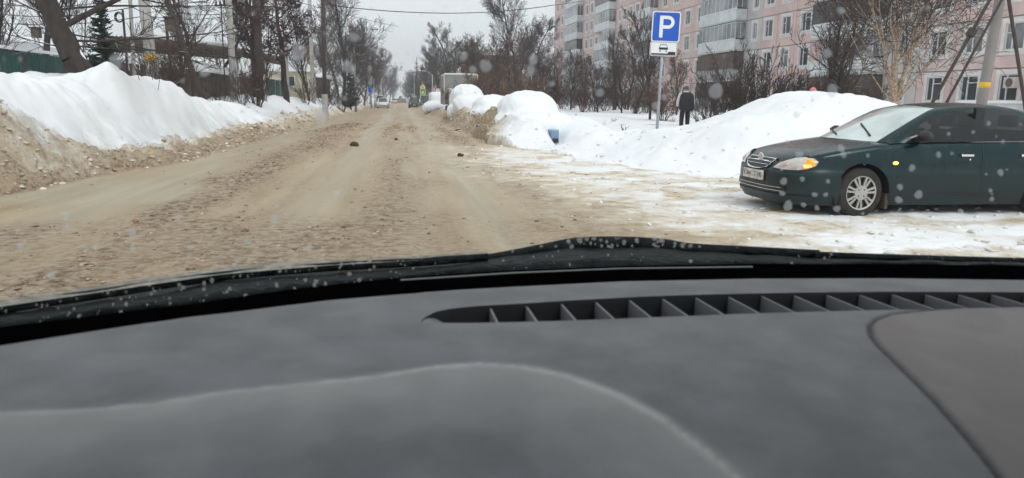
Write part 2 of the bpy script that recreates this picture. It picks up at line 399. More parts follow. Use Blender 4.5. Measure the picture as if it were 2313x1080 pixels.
# ================================================================== APARTMENT BLOCK
M_pink = mat('pink_panel', (.62, .46, .43), .95, .10, .6, .3, 40)
M_pink2 = mat('greyish_pink_panel', (.58, .475, .45), .95, .12, .8, .3, 40)
M_grey = mat('grey_panel', (.50, .485, .47), .95, .1, .8, .3, 40)
M_joint = mat('pale_joint', (.53, .48, .45), .95, .1, 1)
M_surr = mat('pale_window_surround', (.68, .65, .63), .95, .1, 1.5)
M_par = mat('balcony_parapet', (.62, .65, .66), .8, .12, 1.2)
M_par2 = mat('grey_parapet', (.30, .30, .30), .8, .2, 1.2)
M_bdark = mat('brown_glazing', (.10, .07, .055), .7, .2, 3)
M_curt = mat('curtained_pane', (.20, .20, .20), .25, .5, .6)
M_sill = mat('snowy_sill', (.78, .80, .82), .8)
M_bglass = mat('balcony_pane', (.20, .21, .22), .15, .55, .5, spec=.6)
B0 = np.array([33.8, 40.4]); BD = np.array([-2.5, 86.6]); BD = BD/np.linalg.norm(BD)
blk = empty('apartment_building', (B0[0], B0[1], .3), math.atan2(BD[1], BD[0]), 'long pink panel apartment block with glazed balconies to the right of the road', 'building')
# local: x along the facade (away from camera), y = left of that direction = toward the street, z up
FH = 2.83; Z0 = 1.38     # first sill above root
cols = [-8.8, -5.4, -2.1, .8, 3.7, 7.0, ('B', 8.6, 16.8), 19.2, 22.3, 25.3, 27.9, ('B', 29.6, 38.4), 40.4, 43.9, 47.6, 51.2, ('B', 53.6, 59.4), 61.4, 64.2, 66.8, 69.0, ('B', 70.9, 78.9), 81, 84, 87, ('B', 89.4, 98.4), 101, 104.6, 108.6]
END0, END1, NF = -11, 111.2, 9
MB().box(END0, END1, -12, -.16, -1.5, NF*FH+1.2).build('wall', M_joint, blk)
MB().box(END0-.2, END1+.2, -12.2, .25, NF*FH+1.2, NF*FH+1.5).build('roof', M_grey, blk)
pw = {}
def win_meshes(wd, ht, kind):
    k = (wd, ht, kind)
    if k in pw: return pw[k]
    fr = MB(); t = .07
    fr.box(-wd/2, wd/2, -.10, -.03, 0, t).box(-wd/2, wd/2, -.10, -.03, ht-t, ht).box(-wd/2, -wd/2+t, -.10, -.03, t, ht-t).box(wd/2-t, wd/2, -.10, -.03, t, ht-t)
    mxs = wd*.12 if wd > 1 else 0
    fr.box(mxs-.04, mxs+.04, -.10, -.03, t, ht-t)
    if kind: fr.box(mxs+.04, wd/2-t, -.10, -.03, ht*.62, ht*.62+.05)
    else: fr.box(-wd/2+t, mxs-.04, -.10, -.03, ht*.70, ht*.70+.05)
    pn = MB().box(-wd/2+t, wd/2-t, -.09, -.08, t, ht-t)
    e = .26; su = MB()
    su.box(-wd/2-e, wd/2+e, .002, .035, ht, ht+e).box(-wd/2-e, wd/2+e, .002, .035, -e, 0).box(-wd/2-e, -wd/2, .002, .035, 0, ht).box(wd/2, wd/2+e, .002, .035, 0, ht)
    sl_ = MB().box(-wd/2-.08, wd/2+.08, -.03, .14, -.05, .0)
    pw[k] = [q.mesh(nm) for q, nm in ((fr, 'window'), (pn, 'pane'), (su, 'surround'), (sl_, 'sill'))]
    pw[k][0].materials.append(M_white); pw[k][2].materials.append(M_surr); pw[k][3].materials.append(M_sill)
    pw[k].append(pw[k][1].copy()); pw[k][1].materials.append(M_wglass); pw[k][4].materials.append(M_curt)
    return pw[k]
def visible(t, z):
    p = B0+BD*t; v = np.array([p[0], p[1], z+.3])-np.array([0, 0, CZ]); d = v@fwd
    return d > 1 and PH/2-F_PX*(v@up)/d > -45
rb = random.Random(4)
def panel(a, b, z0, z1, hole, m):
    q = MB(); g_ = .03
    a += g_; b -= g_; z0 += g_; z1 -= g_
    if hole:
        h0, h1, k0, k1 = hole
        q.box(a, h0, -.15, 0, z0, z1).box(h1, b, -.15, 0, z0, z1).box(h0, h1, -.15, 0, z0, k0).box(h0, h1, -.15, 0, k1, z1)
    else: q.box(a, b, -.15, 0, z0, z1)
    q.build('wall_panel', m, blk)
edges = []
for i, c in enumerate(cols):
    if isinstance(c, tuple): edges.append((c[1], c[2])); continue
    def nb(j, s):
        if j < 0: return END0
        if j >= len(cols): return END1
        d = cols[j]; return (d[2] if s < 0 else d[1]) if isinstance(d, tuple) else (c+d)/2
    edges.append((nb(i-1, -1), nb(i+1, 1)))
for (a, b), c in zip(edges, cols):
    isB = isinstance(c, tuple); mid = (a+b)/2
    MB().box(a+.03, b-.03, -.15, .03, -1.5, Z0-1.0).build('plinth_panel', M_grey, blk)
    for fl in range(NF):
        zs = Z0+FH*fl; z0 = zs-1.0+.001; z1 = z0+FH
        if not visible(mid, z0+.2):
            panel(a, b, z0, Z0-1.0+FH*NF, None, M_pink); break
        if not isB:
            narrow = c in (27.9, 7.0, 69.0)
            wd = .82 if narrow else 1.32; ht = 1.5
            m = rb.choice([M_pink, M_pink, M_pink, M_pink2])
            if c in (7.0, 27.9): m = M_grey
            panel(a, b, z0, z1, (c-wd/2, c+wd/2, zs, zs+ht), m)
            me = win_meshes(wd, ht, rb.random() < .5)
            wo = link('window', me[0], None, blk, (c, 0, zs))
            link('pane', me[1] if rb.random() < .6 else me[4], None, wo); link('surround', me[2], None, wo); link('sill', me[3], None, wo)
        else:
            panel(a, b, z0, z1, None, M_grey)
            if fl == 0 and mid > 20: pass
            half = (a+b)/2
            # a balcony per flat: one glazed, one varied
            kind = rb.choice(['white', 'white', 'brown', 'open'])
            if mid < 20: kind = ['dark', 'open', 'brown', 'white', 'open', 'white', 'open', 'white', 'white'][fl]
            elif mid < 40: kind = ['dark', 'dark', 'white', 'white', 'brown', 'open', 'white', 'white', 'white'][fl]
            pm = M_par if kind != 'dark' else M_par2
            bal = MB(); D_ = 1.05
            bal.box(a+.15, b-.15, D_-.05, D_, zs-.85, zs+.12).box(a+.15, a+.2, 0, D_-.05, zs-.85, zs+.12).box(b-.2, b-.15, 0, D_-.05, zs-.85, zs+.12)
            bo = bal.build('balcony', pm, blk)
            MB().box(a+.1, b-.1, 0, D_+.03, zs-1.0, zs-.86).build('slab', M_grey, bo)
            MB().box(a+.13, b-.13, D_-.07, D_+.04, zs+.121, zs+.17).build('rail', M_sill if kind != 'dark' else M_par2, bo)
            g0, g1 = a+.17, b-.17
            top = zs+FH-1.08
            fmn = {'white': M_white, 'brown': M_bdark, 'dark': M_bdark, 'open': M_white}[kind]
            if kind == 'open': g1 = a+.17+(b-a)*.45
            fr = MB(); n_ = max(4, int((g1-g0)/.85)); h_ = top-zs-.17
            fr.box(g0, g1, D_-.05, D_-.002, top-.06, top).box(g0, g1, D_-.05, D_-.002, zs+.171, zs+.23)
            for k in range(n_+1):
                x_ = g0+(g1-g0)*k/n_; fr.box(max(g0, x_-.035), min(g1, x_+.035), D_-.049, D_-.003, zs+.231, top-.061)
            fr.box(g0, g0+.05, 0, D_-.051, top-.06, top).box(g0, g0+.05, D_*.45, D_*.5, zs+.231, top-.061)
            fr.build('glazing_frame', fmn, bo)
            MB().box(g0+.01, g1-.01, D_-.03, D_-.02, zs+.22, top-.05).box(g0+.01, g0+.02, .02, D_-.031, zs+.22, top-.05).build('pane', M_bglass if kind in ('white', 'open') else M_wglass if kind != 'dark' else M_bdark, bo)
            if kind == 'open':
                MB().box(g1+.5, g1+1.7, -.02, .03, zs-.8, zs+1.3).build('pane', M_wglass, bo)
                MB().box(g1+.4, g1+1.8, .0, .02, zs+1.3, zs+1.38).box(g1+1.06, g1+1.12, .031, .05, zs-.8, zs+1.3).build('door_frame', M_white, bo)
# ventilator of an air conditioner, entrance porch
ac = MB().box(-2.9, -2.1, .05, .35, 1.9, 2.5).build('air_conditioner', M_joint, blk, loc=(0, 0, .2))
q = MB(); q.tube([(-2.5, .351, 2.2), (-2.5, .37, 2.2)], [.24, .24], 20); q.build('fan_grille', M_bdark, ac)
q = MB(); q.box(-4.2, -1.5, .4, 2.3, -.4, 1.25); q.build('entrance_porch', M_par, blk); MB().box(-4.35, -1.35, .3, 2.45, 1.251, 1.4).build('porch_roof', M_sill, blk)

# ---------------- house with the hipped snow roof, beyond the thicket
M_yb = mat('ochre_brick', (.30, .20, .12), .95, .15, 2)
hb = at(1112, 120, 135); hx = hb[0]
house = empty('brick_house', (hx, 140, 0), 0, 'ochre house with a snowy hipped roof and chimneys behind the thicket', 'building')
zt = at(1100, 124, 135)[2]
MB().box(-4.6, 4.6, -5, 8, -.5, zt).build('wall', M_yb, house)
q = MB(); q.add([(-5.3, -5.6, zt+.002), (5.3, -5.6, zt+.002), (5.3, 8.6, zt+.002), (-5.3, 8.6, zt+.002), (-.6, 1.5, zt+2.9), (.6, 1.5, zt+2.9)], [(0, 1, 5, 4), (1, 2, 5), (2, 3, 4, 5), (3, 0, 4), (0, 3, 2, 1)])
rf = q.build('roof', M_snow, house)
MB().box(-2.9, -2.2, -1, 0, zt+.7, zt+2.5).build('chimney', M_yb, rf); MB().box(-4.4, -3.7, -1, 0, zt+.2, zt+1.9).build('chimney', M_joint, rf); MB().tube([(.6, -2, zt+1), (.6, -2, zt+3.6)], .05).build('aerial', M_dwood, rf)
for k in range(4):
    o = MB().box(-.6, .6, -.06, 0, 0, 1.5).build('window', M_white, house, (-3.6+k*2.4, -5, zt-2.3)); MB().box(-.5, .5, -.08, -.061, .1, 1.4).build('pane', M_wglass, o)

# ================================================================== TREES
def grow(seed, L, r, lev, nch, ratio=.62, ang=50, wob=.13, up_=.05, segn=(9, 6, 4, 3, 2), start=.25, lean=(0, 0, 1), droop=0.0, rr=.45, minr=.006):
    rg = random.Random(seed); segs = [[] for _ in range(lev+1)]; tips = []
    def branch(p, d, L, r, k):
        n = segn[k]; pts = [p]; ds = [d]; rad = [r]
        for i in range(n):
            d = Vector((d.x+rg.gauss(0, wob), d.y+rg.gauss(0, wob), d.z+rg.gauss(0, wob*.7)+up_*(1 if k else .5)-(droop*k*(i/n)))).normalized()
            p = p+d*(L/n); pts.append(p); ds.append(d); rad.append(max(minr, r*(1-.75*(i+1)/n)))
        for i in range(n): segs[k].append((*pts[i], *pts[i+1], rad[i], rad[i+1]))
        if k >= 2: tips.append(pts[-1])
        if k < lev:
            m = nch[k]
            for j in range(m):
                t = start+(1-start)*(j+rg.random())/m if k == 0 else .15+.85*(j+rg.random())/m
                f = min(t*n, n-1e-3); i = int(f); q = pts[i].lerp(pts[i+1], f-i); dd = ds[i]
                ax = dd.cross(Vector((rg.gauss(0, 1), rg.gauss(0, 1), rg.gauss(0, 1)))).normalized()
                a_ = R_(ang*rg.uniform(.6, 1.25))
                nd = (dd*math.cos(a_)+ax*math.sin(a_)).normalized()
                LL = L*(ratio if not isinstance(ratio, tuple) else ratio[k])*(1.15-.75*t if k == 0 else 1-.5*t)*rg.uniform(.75, 1.2)
                branch(q, nd, LL, max(minr, (rad[i]*(1-(f-i))+rad[i+1]*(f-i))*rr*rg.uniform(.8, 1.2)), k+1)
    branch(Vector((0, 0, -.4)), Vector(lean).normalized(), L, r, 0)
    return segs, tips
def seg_mesh(name, segs, n=3):
    S = np.array(segs, dtype=float)
    p0 = S[:, 0:3]; p1 = S[:, 3:6]; d = p1-p0; d /= np.linalg.norm(d, axis=1, keepdims=True)+1e-9
    a = np.where(np.abs(d[:, 2:3]) < .9, np.array([[0, 0, 1.]]), np.array([[1., 0, 0]]))
    u = np.cross(d, a); u /= np.linalg.norm(u, axis=1, keepdims=True); v = np.cross(d, u)
    V = []
    for p, r in ((p0, S[:, 6]), (p1, S[:, 7])):
        for k in range(n):
            t = 2*math.pi*k/n; V.append(p+(u*math.cos(t)+v*math.sin(t))*r[:, None])
    V = np.stack(V, 1).reshape(-1, 3); b = np.arange(len(S))*2*n
    Q = np.concatenate([np.stack([b+k, b+(k+1) % n, b+n+(k+1) % n, b+n+k], -1) for k in range(n)])
    return np_mesh(name, V, Q)
def leaf_mesh(name, tips, per, spread, size, seed=1):
    rg = np.random.RandomState(seed); T = np.array([t[:] for t in tips])
    T = np.repeat(T, per, 0); T = T+rg.normal(0, spread, T.shape); n = len(T)
    a = rg.normal(0, 1, (n, 3)); a /= np.linalg.norm(a, axis=1, keepdims=True)
    b = np.cross(a, rg.normal(0, 1, (n, 3))); b /= np.linalg.norm(b, axis=1, keepdims=True)
    s = size*rg.uniform(.5, 1.3, (n, 1)); a = a*s; b = b*s*.55
    V = np.stack([T-a, T+b, T+a, T-b], 1).reshape(-1, 3)
    return np_mesh(name, V, np.arange(4*n).reshape(n, 4))
PROTO = {}
def tree_proto(key, seed, L, r, lev, nch, mt=None, mc=None, leaves=None, **kw):
    segs, tips = grow(seed, L, r, lev, nch, **kw)
    tr = seg_mesh('trunk', segs[0]+segs[1][:], 7); tr.materials.append(mt or M_bark)
    tr.polygons.foreach_set('use_smooth', [True]*len(tr.polygons))
    cr = seg_mesh('crown', sum(segs[2:], []), 3); cr.materials.append(mc or M_twig)
    lf = None
    if leaves: lf = leaf_mesh('leaves', tips, *leaves[:3]); lf.materials.append(leaves[3])
    PROTO[key] = (tr, cr, lf)
def plant(key, name, x, y, s, rz, label, cat, group=None, z=None, tilt=(0, 0)):
    tr, cr, lf = PROTO[key]
    o = empty(name, (x, y, hz(x, y) if z is None else z), rz, label, cat, group); o.scale = (s, s, s); o.rotation_euler = (tilt[0], tilt[1], rz)
    link('trunk', tr, None, o); link('crown', cr, None, o)
    if lf: link('leaves', lf, None, o)
    return o
tree_proto('A', 11, 10, .16, 3, (24, 12, 9), ratio=(.46, .50, .55), ang=44, up_=.085, wob=.075, segn=(10, 7, 5, 3), minr=.012, start=.18)
tree_proto('Bt', 12, 10, .15, 3, (26, 12, 9), ratio=(.42, .50, .55), ang=50, up_=.06, wob=.08, droop=.03, segn=(10, 7, 5, 3), mc=M_twig3, minr=.012)
tree_proto('Ct', 13, 8, .14, 3, (24, 13, 9), ratio=(.58, .48, .5), ang=50, up_=.085, wob=.08, start=.06, segn=(9, 7, 5, 3), mc=M_twig2, minr=.011)
tree_proto('Dt', 15, 8.5, .15, 3, (23, 13, 9), ratio=(.55, .50, .5), ang=46, up_=.10, wob=.075, start=.06, segn=(9, 7, 5, 3), mc=M_twig, minr=.011)
tree_proto('oak', 21, 8, .22, 4, (13, 7, 5, 3), ratio=.42, ang=62, up_=.03, start=.32, leaves=(2, .14, .085, M_leafd), minr=.010, segn=(9, 6, 4, 3, 2))
tree_proto('rust', 22, 7, .14, 3, (18, 9, 6), ratio=(.50, .45, .5), ang=42, up_=.12, wob=.08, start=.2, mc=M_twig2, leaves=(1, .16, .085, M_leafr), minr=.011, segn=(9, 6, 4, 3))
tree_proto('plain', 24, 7, .13, 3, (13, 8, 7), ratio=.46, ang=48, up_=.07, start=.2, segn=(9, 6, 4, 3), minr=.009)
tree_proto('fine', 25, 8, .11, 3, (22, 11, 8), ratio=(.46, .48, .5), ang=36, up_=.12, wob=.075, start=.12, minr=.009, mc=M_twig, segn=(9, 7, 4, 3))
tree_proto('birchsub', 33, 8.5, .072, 3, (19, 9, 7), ratio=(.46, .50, .55), ang=56, up_=.04, droop=.05, start=.08, mt=M_birch, mc=M_twig, minr=.008, segn=(9, 8, 6, 4), wob=.07, rr=.40)
def bush_proto(key, seed, h, stems, m, spread=.5, leaves=None, minr=.007):
    rg = random.Random(seed); S0 = []; S1 = []; T = []
    for i in range(stems):
        a_ = rg.uniform(0, 6.28); sp = rg.uniform(.1, spread)
        s, t = grow(seed*50+i, h*rg.uniform(.6, 1.05), .028, 3, (6, 5, 4), ratio=.45, ang=28, up_=.06, start=.2, segn=(6, 4, 3, 2), lean=(math.cos(a_)*sp, math.sin(a_)*sp, 1), minr=minr)
        S0 += s[0]; S1 += s[1]+s[2]+s[3]; T += t
    tr = seg_mesh('stems', S0, 4); tr.materials.append(m); cr = seg_mesh('twigs', S1, 3); cr.materials.append(m); lf = None
    if leaves: lf = leaf_mesh('leaves', T, *leaves[:3]); lf.materials.append(leaves[3])
    PROTO[key] = (tr, cr, lf)
def shrub(key, x, y, s, rz, label, group=None, cat='shrub', name='bare_shrub'):
    tr, cr, lf = PROTO[key]; o = empty(name, (x, y, hz(x, y)-.1), rz, label, cat, group); o.scale = (s, s, s)
    link('stems', tr, None, o); link('twigs', cr, None, o)
    if lf: link('leaves', lf, None, o)
    return o
bush_proto('b1', 3, 3.6, 16, M_twig, .75); bush_proto('b2', 4, 3.2, 18, M_twig2, .6); bush_proto('b3', 5, 3.4, 15, M_twig, .55, (1, .12, .06, M_leafr))
bush_proto('sap', 6, 1.2, 3, M_twig2, .25, None, .005)

ORD = ['nearest', 'second', 'third', 'fourth', 'fifth', 'sixth', 'seventh', 'eighth', 'ninth', 'tenth', 'eleventh', 'twelfth', 'thirteenth', 'fourteenth', 'fifteenth', 'sixteenth', 'seventeenth', 'eighteenth', 'nineteenth', 'twentieth']
rt_ = random.Random(9)
# left row, beyond the poles
def px_x(px, y): return at(px, 224, y)[0]
lrow = [(775, 76, 1.02, 'A'), (735, 84, .80, 'Dt'), (800, 92, .92, 'Dt'), (766, 104, 1.0, 'Bt'), (822, 108, .82, 'Ct'), (836, 128, .95, 'A'), (800, 135, 1.1, 'Dt'), (853, 155, .95, 'Bt'), (838, 175, 1.1, 'Ct'), (866, 200, 1.05, 'Dt'), (856, 235, 1.2, 'A'), (880, 290, 1.2, 'Bt'), (874, 340, 1.3, 'Ct'), (888, 420, 1.2, 'Dt')]
for i, (px, y, s, k) in enumerate(lrow):
    plant(k, 'bare_tree', px_x(px, y), y, s*rt_.uniform(1.05, 1.2), rt_.uniform(0, 6), f'bare roadside tree left of the road beyond the dark pole, {ORD[i]} going away', 'tree', 'bare trees lining the far left of the road')
rrow = [(1004, 128, 1.15, 'Bt'), (1030, 122, .95, 'Dt'), (978, 150, .85, 'Ct'), (992, 175, 1.15, 'A'), (955, 200, .85, 'Dt'), (964, 240, 1.1, 'Bt'), (940, 270, 1.0, 'Ct'), (928, 350, 1.0, 'A'), (919, 450, 1.0, 'Dt'), (944, 300, 1.2, 'Ct'), (985, 135, .8, 'A'), (960, 165, .7, 'Bt'), (932, 310, 1.1, 'Bt'), (923, 400, 1.1, 'Ct')]
for i, (px, y, s, k) in enumerate(rrow):
    plant(k, 'bare_tree', px_x(px, y), y, s*1.12, rt_.uniform(0, 6), f'bare grey tree beside the far road behind the lorry, {ORD[i]} in its row', 'tree', 'bare trees lining the far right of the road')
# thicket between lorry and apartment block
thk = [(1062, 84, .85, 'Ct'), (1092, 96, .95, 'Ct'), (1120, 78, .78, 'Dt'), (1148, 82, .98, 'rust'), (1176, 90, 1.15, 'rust'), (1210, 70, .95, 'Bt'), (1165, 92, 1.35, 'A'), (1232, 62, .70, 'Ct'), (1255, 72, .85, 'Dt'), (1290, 60, .72, 'Dt'), (1325, 66, .80, 'fine'), (1352, 52, .62, 'Ct'), (1385, 60, .98, 'fine'), (1405, 52, .62, 'Dt'), (1418, 62, .95, 'Bt'), (1205, 66, .6, 'Ct'), (1100, 72, .6, 'Ct'), (1075, 105, 1.0, 'Dt')]
for i, (px, y, s, k) in enumerate(thk):
    wd = {'Ct': 'reddish twigs', 'Dt': 'grey twigs', 'rust': 'rusty clinging leaves', 'Bt': 'pale drooping twigs', 'A': 'tall bare crown', 'fine': 'fine dark twigs'}[k]
    plant(k, 'thicket_tree', px_x(px, y), y, s*(.70 if px > 1222 else .88 if px > 1195 else 1), rt_.uniform(0, 6), f'tree with {wd}, thicket right of the lorry, {ORD[i]} planted', 'tree', 'trees of the thicket')
for i in range(20):
    px = 1030+i*24; y = 50+(i*37 % 17)
    shrub(rt_.choice(['b1', 'b2', 'b1', 'b2', 'b3']), px_x(px, y), y, rt_.uniform(.6, 1.1), rt_.uniform(0, 6), f'brown shrub at the thicket foot behind the snow, {ORD[i]} from the left', 'shrubs at the foot of the thicket')
# tree behind the P sign
plant('fine', 'bare_tree', px_x(1470, 42), 42, .72, 2.0, 'bare tree with a crooked dark trunk close behind the parking sign', 'tree')
plant('plain', 'bare_tree', px_x(1435, 50), 50, .78, .5, 'bare spreading tree just left of the parking sign pole', 'tree')
plant('rust', 'bare_tree', px_x(1530, 50), 50, .55, 4.5, 'slender reddish tree between the parking sign and the walker', 'tree')
for i, (px, y, s, k) in enumerate([(1500, 40, .75, 'b3'), (1600, 34, .7, 'b1'), (1640, 32, 1.0, 'b1'), (1690, 31, 1.15, 'b1'), (1735, 30, 1.05, 'b1'), (1770, 33, 1.0, 'b2'), (1800, 29, .8, 'b1'), (1845, 28, .8, 'b1'), (1890, 28, .9, 'b2'), (1940, 27, .8, 'b1')]):
    shrub(k, px_x(px, y), y, s, i*1.3, f'fan of bare shrub stems before the pink block, {ORD[i]} from the left', 'shrubs before the pink apartment block')
plant('plain', 'bare_tree', px_x(1895, 25), 25, .80, 1.2, 'dark bare tree with a straight thin trunk left of the birch', 'tree')
plant('fine', 'bare_tree', px_x(1860, 27), 27, .72, 3.2, 'bushy bare tree above the heaped snow behind the green car', 'tree')
# birch with several pale stems
bx = px_x(2022, 22); birch = empty('birch_tree', (bx, 22, hz(bx, 22)), 0, 'pale stemmed birch forking low behind the roof of the green car', 'tree')
for j, (lx, ly, s, rz) in enumerate([(-.10, 0, 1.0, .3), (.05, .06, 1.1, 2.1), (.20, -.06, .95, 4.0), (.0, .12, .9, 5.2), (.30, .08, .85, 1.1)]):
    tr, cr, lf = PROTO['birchsub']
    t_ = link('trunk', tr, None, birch, (0, 0, .9), (ly, lx, rz)); t_.scale = (s,)*3
    c_ = link('crown', cr, None, birch, (0, 0, .9), (ly, lx, rz)); c_.scale = (s,)*3
MB().tube([(0, 0, -.3), (0, 0, .5), (0, 0, 1.3)], [.17, .13, .12], 10).build('stem_base', M_birch, birch, smooth=True)
# saplings in the yard
for i, (px, py) in enumerate([(1412, 292), (1330, 275), (1465, 287), (1300, 262), (1385, 268), (1520, 270), (1575, 272)]):
    p = gz(px, py, .5); shrub('sap', p[0], p[1], [.55, .4, .25, .3, .45, .5, .6][i], i, f'little bare sapling poking out of the yard snow, {ORD[[4,1,5,0,3,6,7][i]] if i != 3 else "leftmost"} from the left', 'saplings in the yard snow', 'sapling', 'sapling')
# left side
plant('oak', 'oak_tree', px_x(648, 45), 45, .90, .8, 'tree still holding dark red withered leaves beside the tall poles', 'tree')
plant('oak', 'oak_tree', px_x(580, 40), 40, .70, 3.4, 'smaller tree with dark withered leaves round the twin posts', 'tree')
plant('fine', 'bare_tree', px_x(600, 43), 43, 1.15, 2.4, 'tall slender bare tree rising between the two leafy ones', 'tree')
plant('plain', 'bare_tree', px_x(92, 24), 24, .85, 1.7, 'thin trunked bare tree with a bird box behind the green fence', 'tree')
plant('fine', 'bare_tree', px_x(30, 27), 27, .8, .7, 'bare bushy tree at the far left behind the green fence', 'tree')
plant('fine', 'bare_tree', px_x(180, 27), 27, .75, 2.7, 'bare bushy tree right behind the leaning trunk', 'tree')
plant('plain', 'bare_tree', px_x(440, 38), 38, .9, 5.0, 'bare tree between the two concrete poles on the left', 'tree')
plant('fine', 'bare_tree', px_x(400, 34), 34, .62, 4.0, 'low bare tree behind the dark leaning post', 'tree')
plant('plain', 'bare_tree', px_x(490, 44), 44, .95, .4, 'bare tree just left of the second concrete pole', 'tree')
plant('fine', 'bare_tree', px_x(700, 62), 62, .95, 1.4, 'bare tree between the pale pole and the dark pole', 'tree')
for i, (px, y, s, k) in enumerate([(355, 25, .5, 'b1'), (400, 27, .6, 'b2'), (500, 33, .5, 'b1'), (580, 36, .9, 'b2'), (545, 34, .5, 'b1'), (690, 50, .6, 'b1'), (735, 60, .8, 'b1'), (770, 66, .9, 'b1')]):
    shrub(k, px_x(px, y), y, s, i*2.1, f'bare shrub in the snow along the left fence, {ORD[i]} from the left', 'shrubs along the left fence')
# the leaning trunk on the big mound
segs, tips = grow(77, 8.5, .30, 3, (9, 7, 7), ratio=.42, ang=60, up_=-.02, start=.26, lean=(-.60, .05, 1), segn=(9, 7, 5, 3), minr=.009, rr=.30, wob=.10)
p = at(214, 150, 20.3); lt = empty('leaning_tree', (p[0], p[1], p[2]-.25), 0, 'thick leaning trunk edged with snow on top of the left snow mound', 'tree')
s0_ = segs[0][0]; segs[0].insert(0, (*[s0_[i]-1.3*(s0_[i+3]-s0_[i]) for i in range(3)], *s0_[0:3], s0_[6]*1.12, s0_[6]))
me = seg_mesh('trunk', segs[0]+segs[1], 12); link('trunk', me, M_bark, lt, smooth=True); 
XS = []
for k_, (px, py, ln, L_b, r_b) in enumerate([(142, 62, (.9, 0, .42), 3.6, .085), (162, 92, (1, .05, .05), 3.8, .05), (172, 104, (1, -.1, -.03), 2.6, .035), (112, 24, (1, .1, .12), 4.4, .05), (128, 44, (-1, .1, .35), 2.6, .05), (150, 75, (1, .1, -.18), 2.8, .035), (172, 112, (-1, .1, .08), 2.0, .04)]):
    o_ = Vector(at(px, py, 20.25)-p)+Vector((0, 0, .25)); s2, _ = grow(300+k_, L_b*1.15, r_b*(1.0 if k_ == 0 else .62), 2, (9, 6), ratio=(.42, .5), ang=42, up_=.015, wob=.07, segn=(9, 5, 3), lean=ln, start=.2, minr=.007)
    XS += [(a_[0]+o_.x, a_[1]+o_.y, a_[2]+o_.z+.4, a_[3]+o_.x, a_[4]+o_.y, a_[5]+o_.z+.4, a_[6], a_[7]) for q_ in s2 for a_ in q_]
link('crown', seg_mesh('crown', segs[2]+segs[3]+XS, 5), M_bark, lt)
q = MB(); sgp = catmull([np.array(s_[0:3]) for s_ in segs[0][1:]][:7], 6); q.tube([(p_[0]+.21-.004*i, p_[1]-.03, p_[2]+.06) for i, p_ in enumerate(sgp)], [max(.02, .085-.0016*i+.018*math.sin(i*1.3)) for i in range(len(sgp))], 8); q.build('snow_ridge', M_snow, lt, smooth=True)
# spruces
def spruce(name, x, y, h, label, z=None):
    root = empty(name, (x, y, hz(x, y) if z is None else z), 0, label, 'tree'); rg = random.Random(int(h*10+x))
    MB().tube([(0, 0, -.3), (0, 0, h)], [h*.02, .01], 6).build('trunk', M_bark, root)
    S = []
    z_ = h*.08; rot = 0
    while z_ < h:
        R = (h-z_)*.26+.05
        for k in range(9):
            a_ = rg.uniform(0, 6.28); L = R*rg.uniform(.7, 1.1); d = Vector((math.cos(a_), math.sin(a_), -.15)); p0 = Vector((0, 0, z_+rg.uniform(-.12, .12)*h*.3)); d.z += rg.uniform(-.1, .55)
            n = max(3, int(L/.09))
            for i in range(n):
                q0 = p0+d*(L*i/n); q1 = p0+d*(L*(i+1)/n)+Vector((0, 0, .02*i)); S.append((*q0, *q1, .02, .015))
                for s_ in (-1, 1):
                    sd_ = Vector((-d.y*s_, d.x*s_, -.25))+d*.7; S.append((*q0, *(q0+sd_*(.25*L*(1-i/n)+.05)*rg.uniform(.5, 1.3)), .022, .006))
        z_ += max(.12, h*.035)
    link('crown', seg_mesh('crown', S, 3), M_spruce, root)
spruce('spruce_tree', px_x(792, 74), 74, 4.6, 'small dark green spruce beyond the dark pole')
spruce('spruce_tree', px_x(942, 230), 230, 13.5, 'tall dark spruce standing out in the far right tree row')
spruce('spruce_tree', px_x(243, 22), 22, 2.3, 'little spruce tip behind the snow mound beside the concrete pole')

# ================================================================== LEFT: fence, pipe, poles
M_green = mat('green_sheet', (.018, .075, .062), .5, .15, 1.5)
M_brown = mat('brown_boards', (.085, .065, .055), .8, .25, 2)
def fence(y0, y1, top, m, label, x=-9.6):
    root = empty('sheet_fence', (x, y0, 0), 0, label, 'fence'); n = int((y1-y0)/1.15)
    q = MB(); pts = []
    for i in range(24): pts.append((.0 if (i//2) % 2 else .035, i*1.15/23))
    q.grid([[(a_, b_, 0), (a_, b_, 1)] for a_, b_ in pts]); me = q.mesh('sheet'); me.materials.append(m)
    zb = .3
    for i in range(n):
        o = link('sheet', me, None, root, (0, i*1.155, zb)); o.scale = (1, 1, top-zb+random.uniform(-.03, .03)); o.location.x = random.uniform(-.015, .015)
    pm = MB().box(-.09, -.03, -.03, .03, 0, top-.1).mesh('post'); pm.materials.append(M_metal)
    for i in range(0, n+1, 2): link('post', pm, None, root, (0, i*1.155, 0))
    MB().box(-.02, .06, 0, n*1.155, top+.045, top+.12).build('snow_cap', M_snow, root)
fence(12, 24.2, 2.45, M_green, 'dark green sheet metal fence behind the big left snow mound')
fence(24.2, 42, 2.55, M_brown, 'dark brown fence section behind the leaning post')
fence(42, 75, 2.75, M_green, 'blue green sheet fence beyond the trees with withered leaves')
